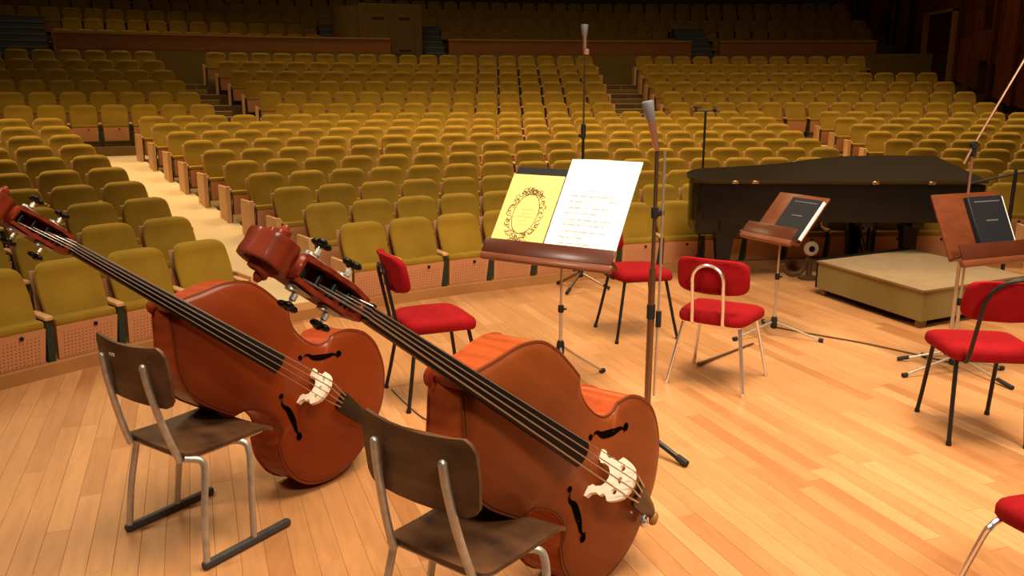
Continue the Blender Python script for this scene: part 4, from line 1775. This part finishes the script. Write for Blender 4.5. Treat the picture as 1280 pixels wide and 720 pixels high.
ms = thing('microphone_stand', 'thin black microphone stand with a stereo bar, left of the piano', 'microphone stand', (1.885, 8.38, 0))
tripod(ms, .14, [(-.16, -.08), (.10, .10), (-.02, -.16)], M_BLACKTUBE, .009, .012)
m = MB()
m.tube([(0, 0, .12), (0, 0, 1.60)], .011, 8)
m.build('pole', M_BLACKTUBE, ms)
m = MB()
m.tube([(-.13, 0, 1.60), (.13, 0, 1.60)], .009, 8)
m.build('stereo_bar', M_BLACKTUBE, ms)
for q in (-.10, .10):
    m = MB()
    m.tube([(q, .06, 1.63), (q * .8, -.10, 1.635)], .016, 10)
    m.tube([(q, 0, 1.60), (q, 0, 1.63)], .008, 8)
    m.build('small_mic', M_POLE, ms)

ms = thing('boom_microphone_stand', 'boom microphone stand with a long thin slanted arm beside the right music stand', 'microphone stand', (2.935, 5.42, 0))
tripod(ms, .10, [(-.30, .06), (.14, -.50), (.36, .10)], M_STAND, .008, .014)
m = MB()
m.tube([(0, 0, .08), (0, 0, .86)], .012, 10)
m.build('lower_pole', M_STAND, ms)
m = MB()
m.tube([(0, 0, .80), (0, 0, 1.46)], .008, 8)
m.build('upper_pole', M_MICCOP, ms)
m = MB()
m.tube([(0, 0, .78), (0, 0, .84)], .018, 10)
m.tube([(0, -.02, 1.46), (0, .02, 1.46)], .022, 10)
m.rbox((0, 0, 1.42), (.03, .03, .07), .006, 1)
m.build('clamp', M_RUBBER, ms)
m = MB()
m.tube([(-.05, 0, 1.34), (0, 0, 1.46), (.40, .02, 2.28)], .0075, 8)
m.build('boom_arm', M_MICCOP, ms)

ms = thing('microphone_stand', 'black microphone stand pole at the right edge by the piano keyboard', 'microphone stand', (4.43, 7.45, 0))
tripod(ms, .15, [(.2, -.1), (-.2, -.1), (0, .22)], M_BLACKTUBE, .010, .014)
m = MB()
m.tube([(0, 0, .12), (0, 0, 1.02), (.0, 0, 1.12)], [.017, .017, .012], 10)
m.build('pole', M_BLACKTUBE, ms)
m = MB()
m.tube([(-.0, 0, 1.08), (-.36, .05, .99)], .009, 8)
m.tube([(-.0, 0, 1.08), (.30, -.05, 1.14)], .009, 8)
m.build('short_arm', M_BLACKTUBE, ms)

# ------------------------------------------------------------------ floor cables and the small device under the piano


def cable(label, pts, r=.006, mt=M_CABLE):
    m = MB()
    m.tube(spline([(x, y_, r + .001) for x, y_ in pts], 8), r, 6)
    o = m.build('cable', mt)
    return tag(o, label, 'cable')


cable('thin brown cable crossing the floor from the piano stand to the right stands', [(2.02, 6.32), (2.25, 6.12), (2.55, 5.88), (2.80, 5.62), (2.95, 5.44)])
cable('thin cable on the floor under the red side view chair', [(-.74, 4.90), (-.62, 4.66), (-.48, 4.42), (-.30, 4.30), (-.1, 4.28)], .004, M_BLACKTUBE)
m = MB()
m.tube([(1.245, 5.36, .016), (1.40, 5.52, .013), (1.75, 5.86, .010)], [.016, .010, .007], 8)
tag(m.build('wooden_rod', M_POLE), 'thin brown rod lying on the floor beneath the chrome legged chair', 'rod')
dv = thing('round_device', 'small round cream device with a dark centre behind the podium', 'device', (2.90, 8.05, 0))
m = MB()
MD = Matrix.Translation((0, 0, .30)) @ Matrix.Rotation(PI / 2, 4, 'X')
m.lathe([(.068, -.02), (.074, .0), (.068, .02), (.045, .03)], 20, MD)
m.build('disc', M_DISC, dv)
m = MB()
m.lathe([(.030, .02), (.030, .036)], 14, MD)
m.build('dark_centre', M_EBONY, dv)
m = MB()
m.tube(spline([(-.02, .0, .22), (-.06, 0, .10), (-.12, -.02, .05), (-.22, -.05, .06), (-.28, -.05, .16)], 6), .022, 8)
m.build('hose', M_CABLE, dv)
m = MB()
m.lathe([(.10, 0), (.10, .02), (.03, .03), (.018, .20)], 16)
m.build('base', M_CABLE, dv)
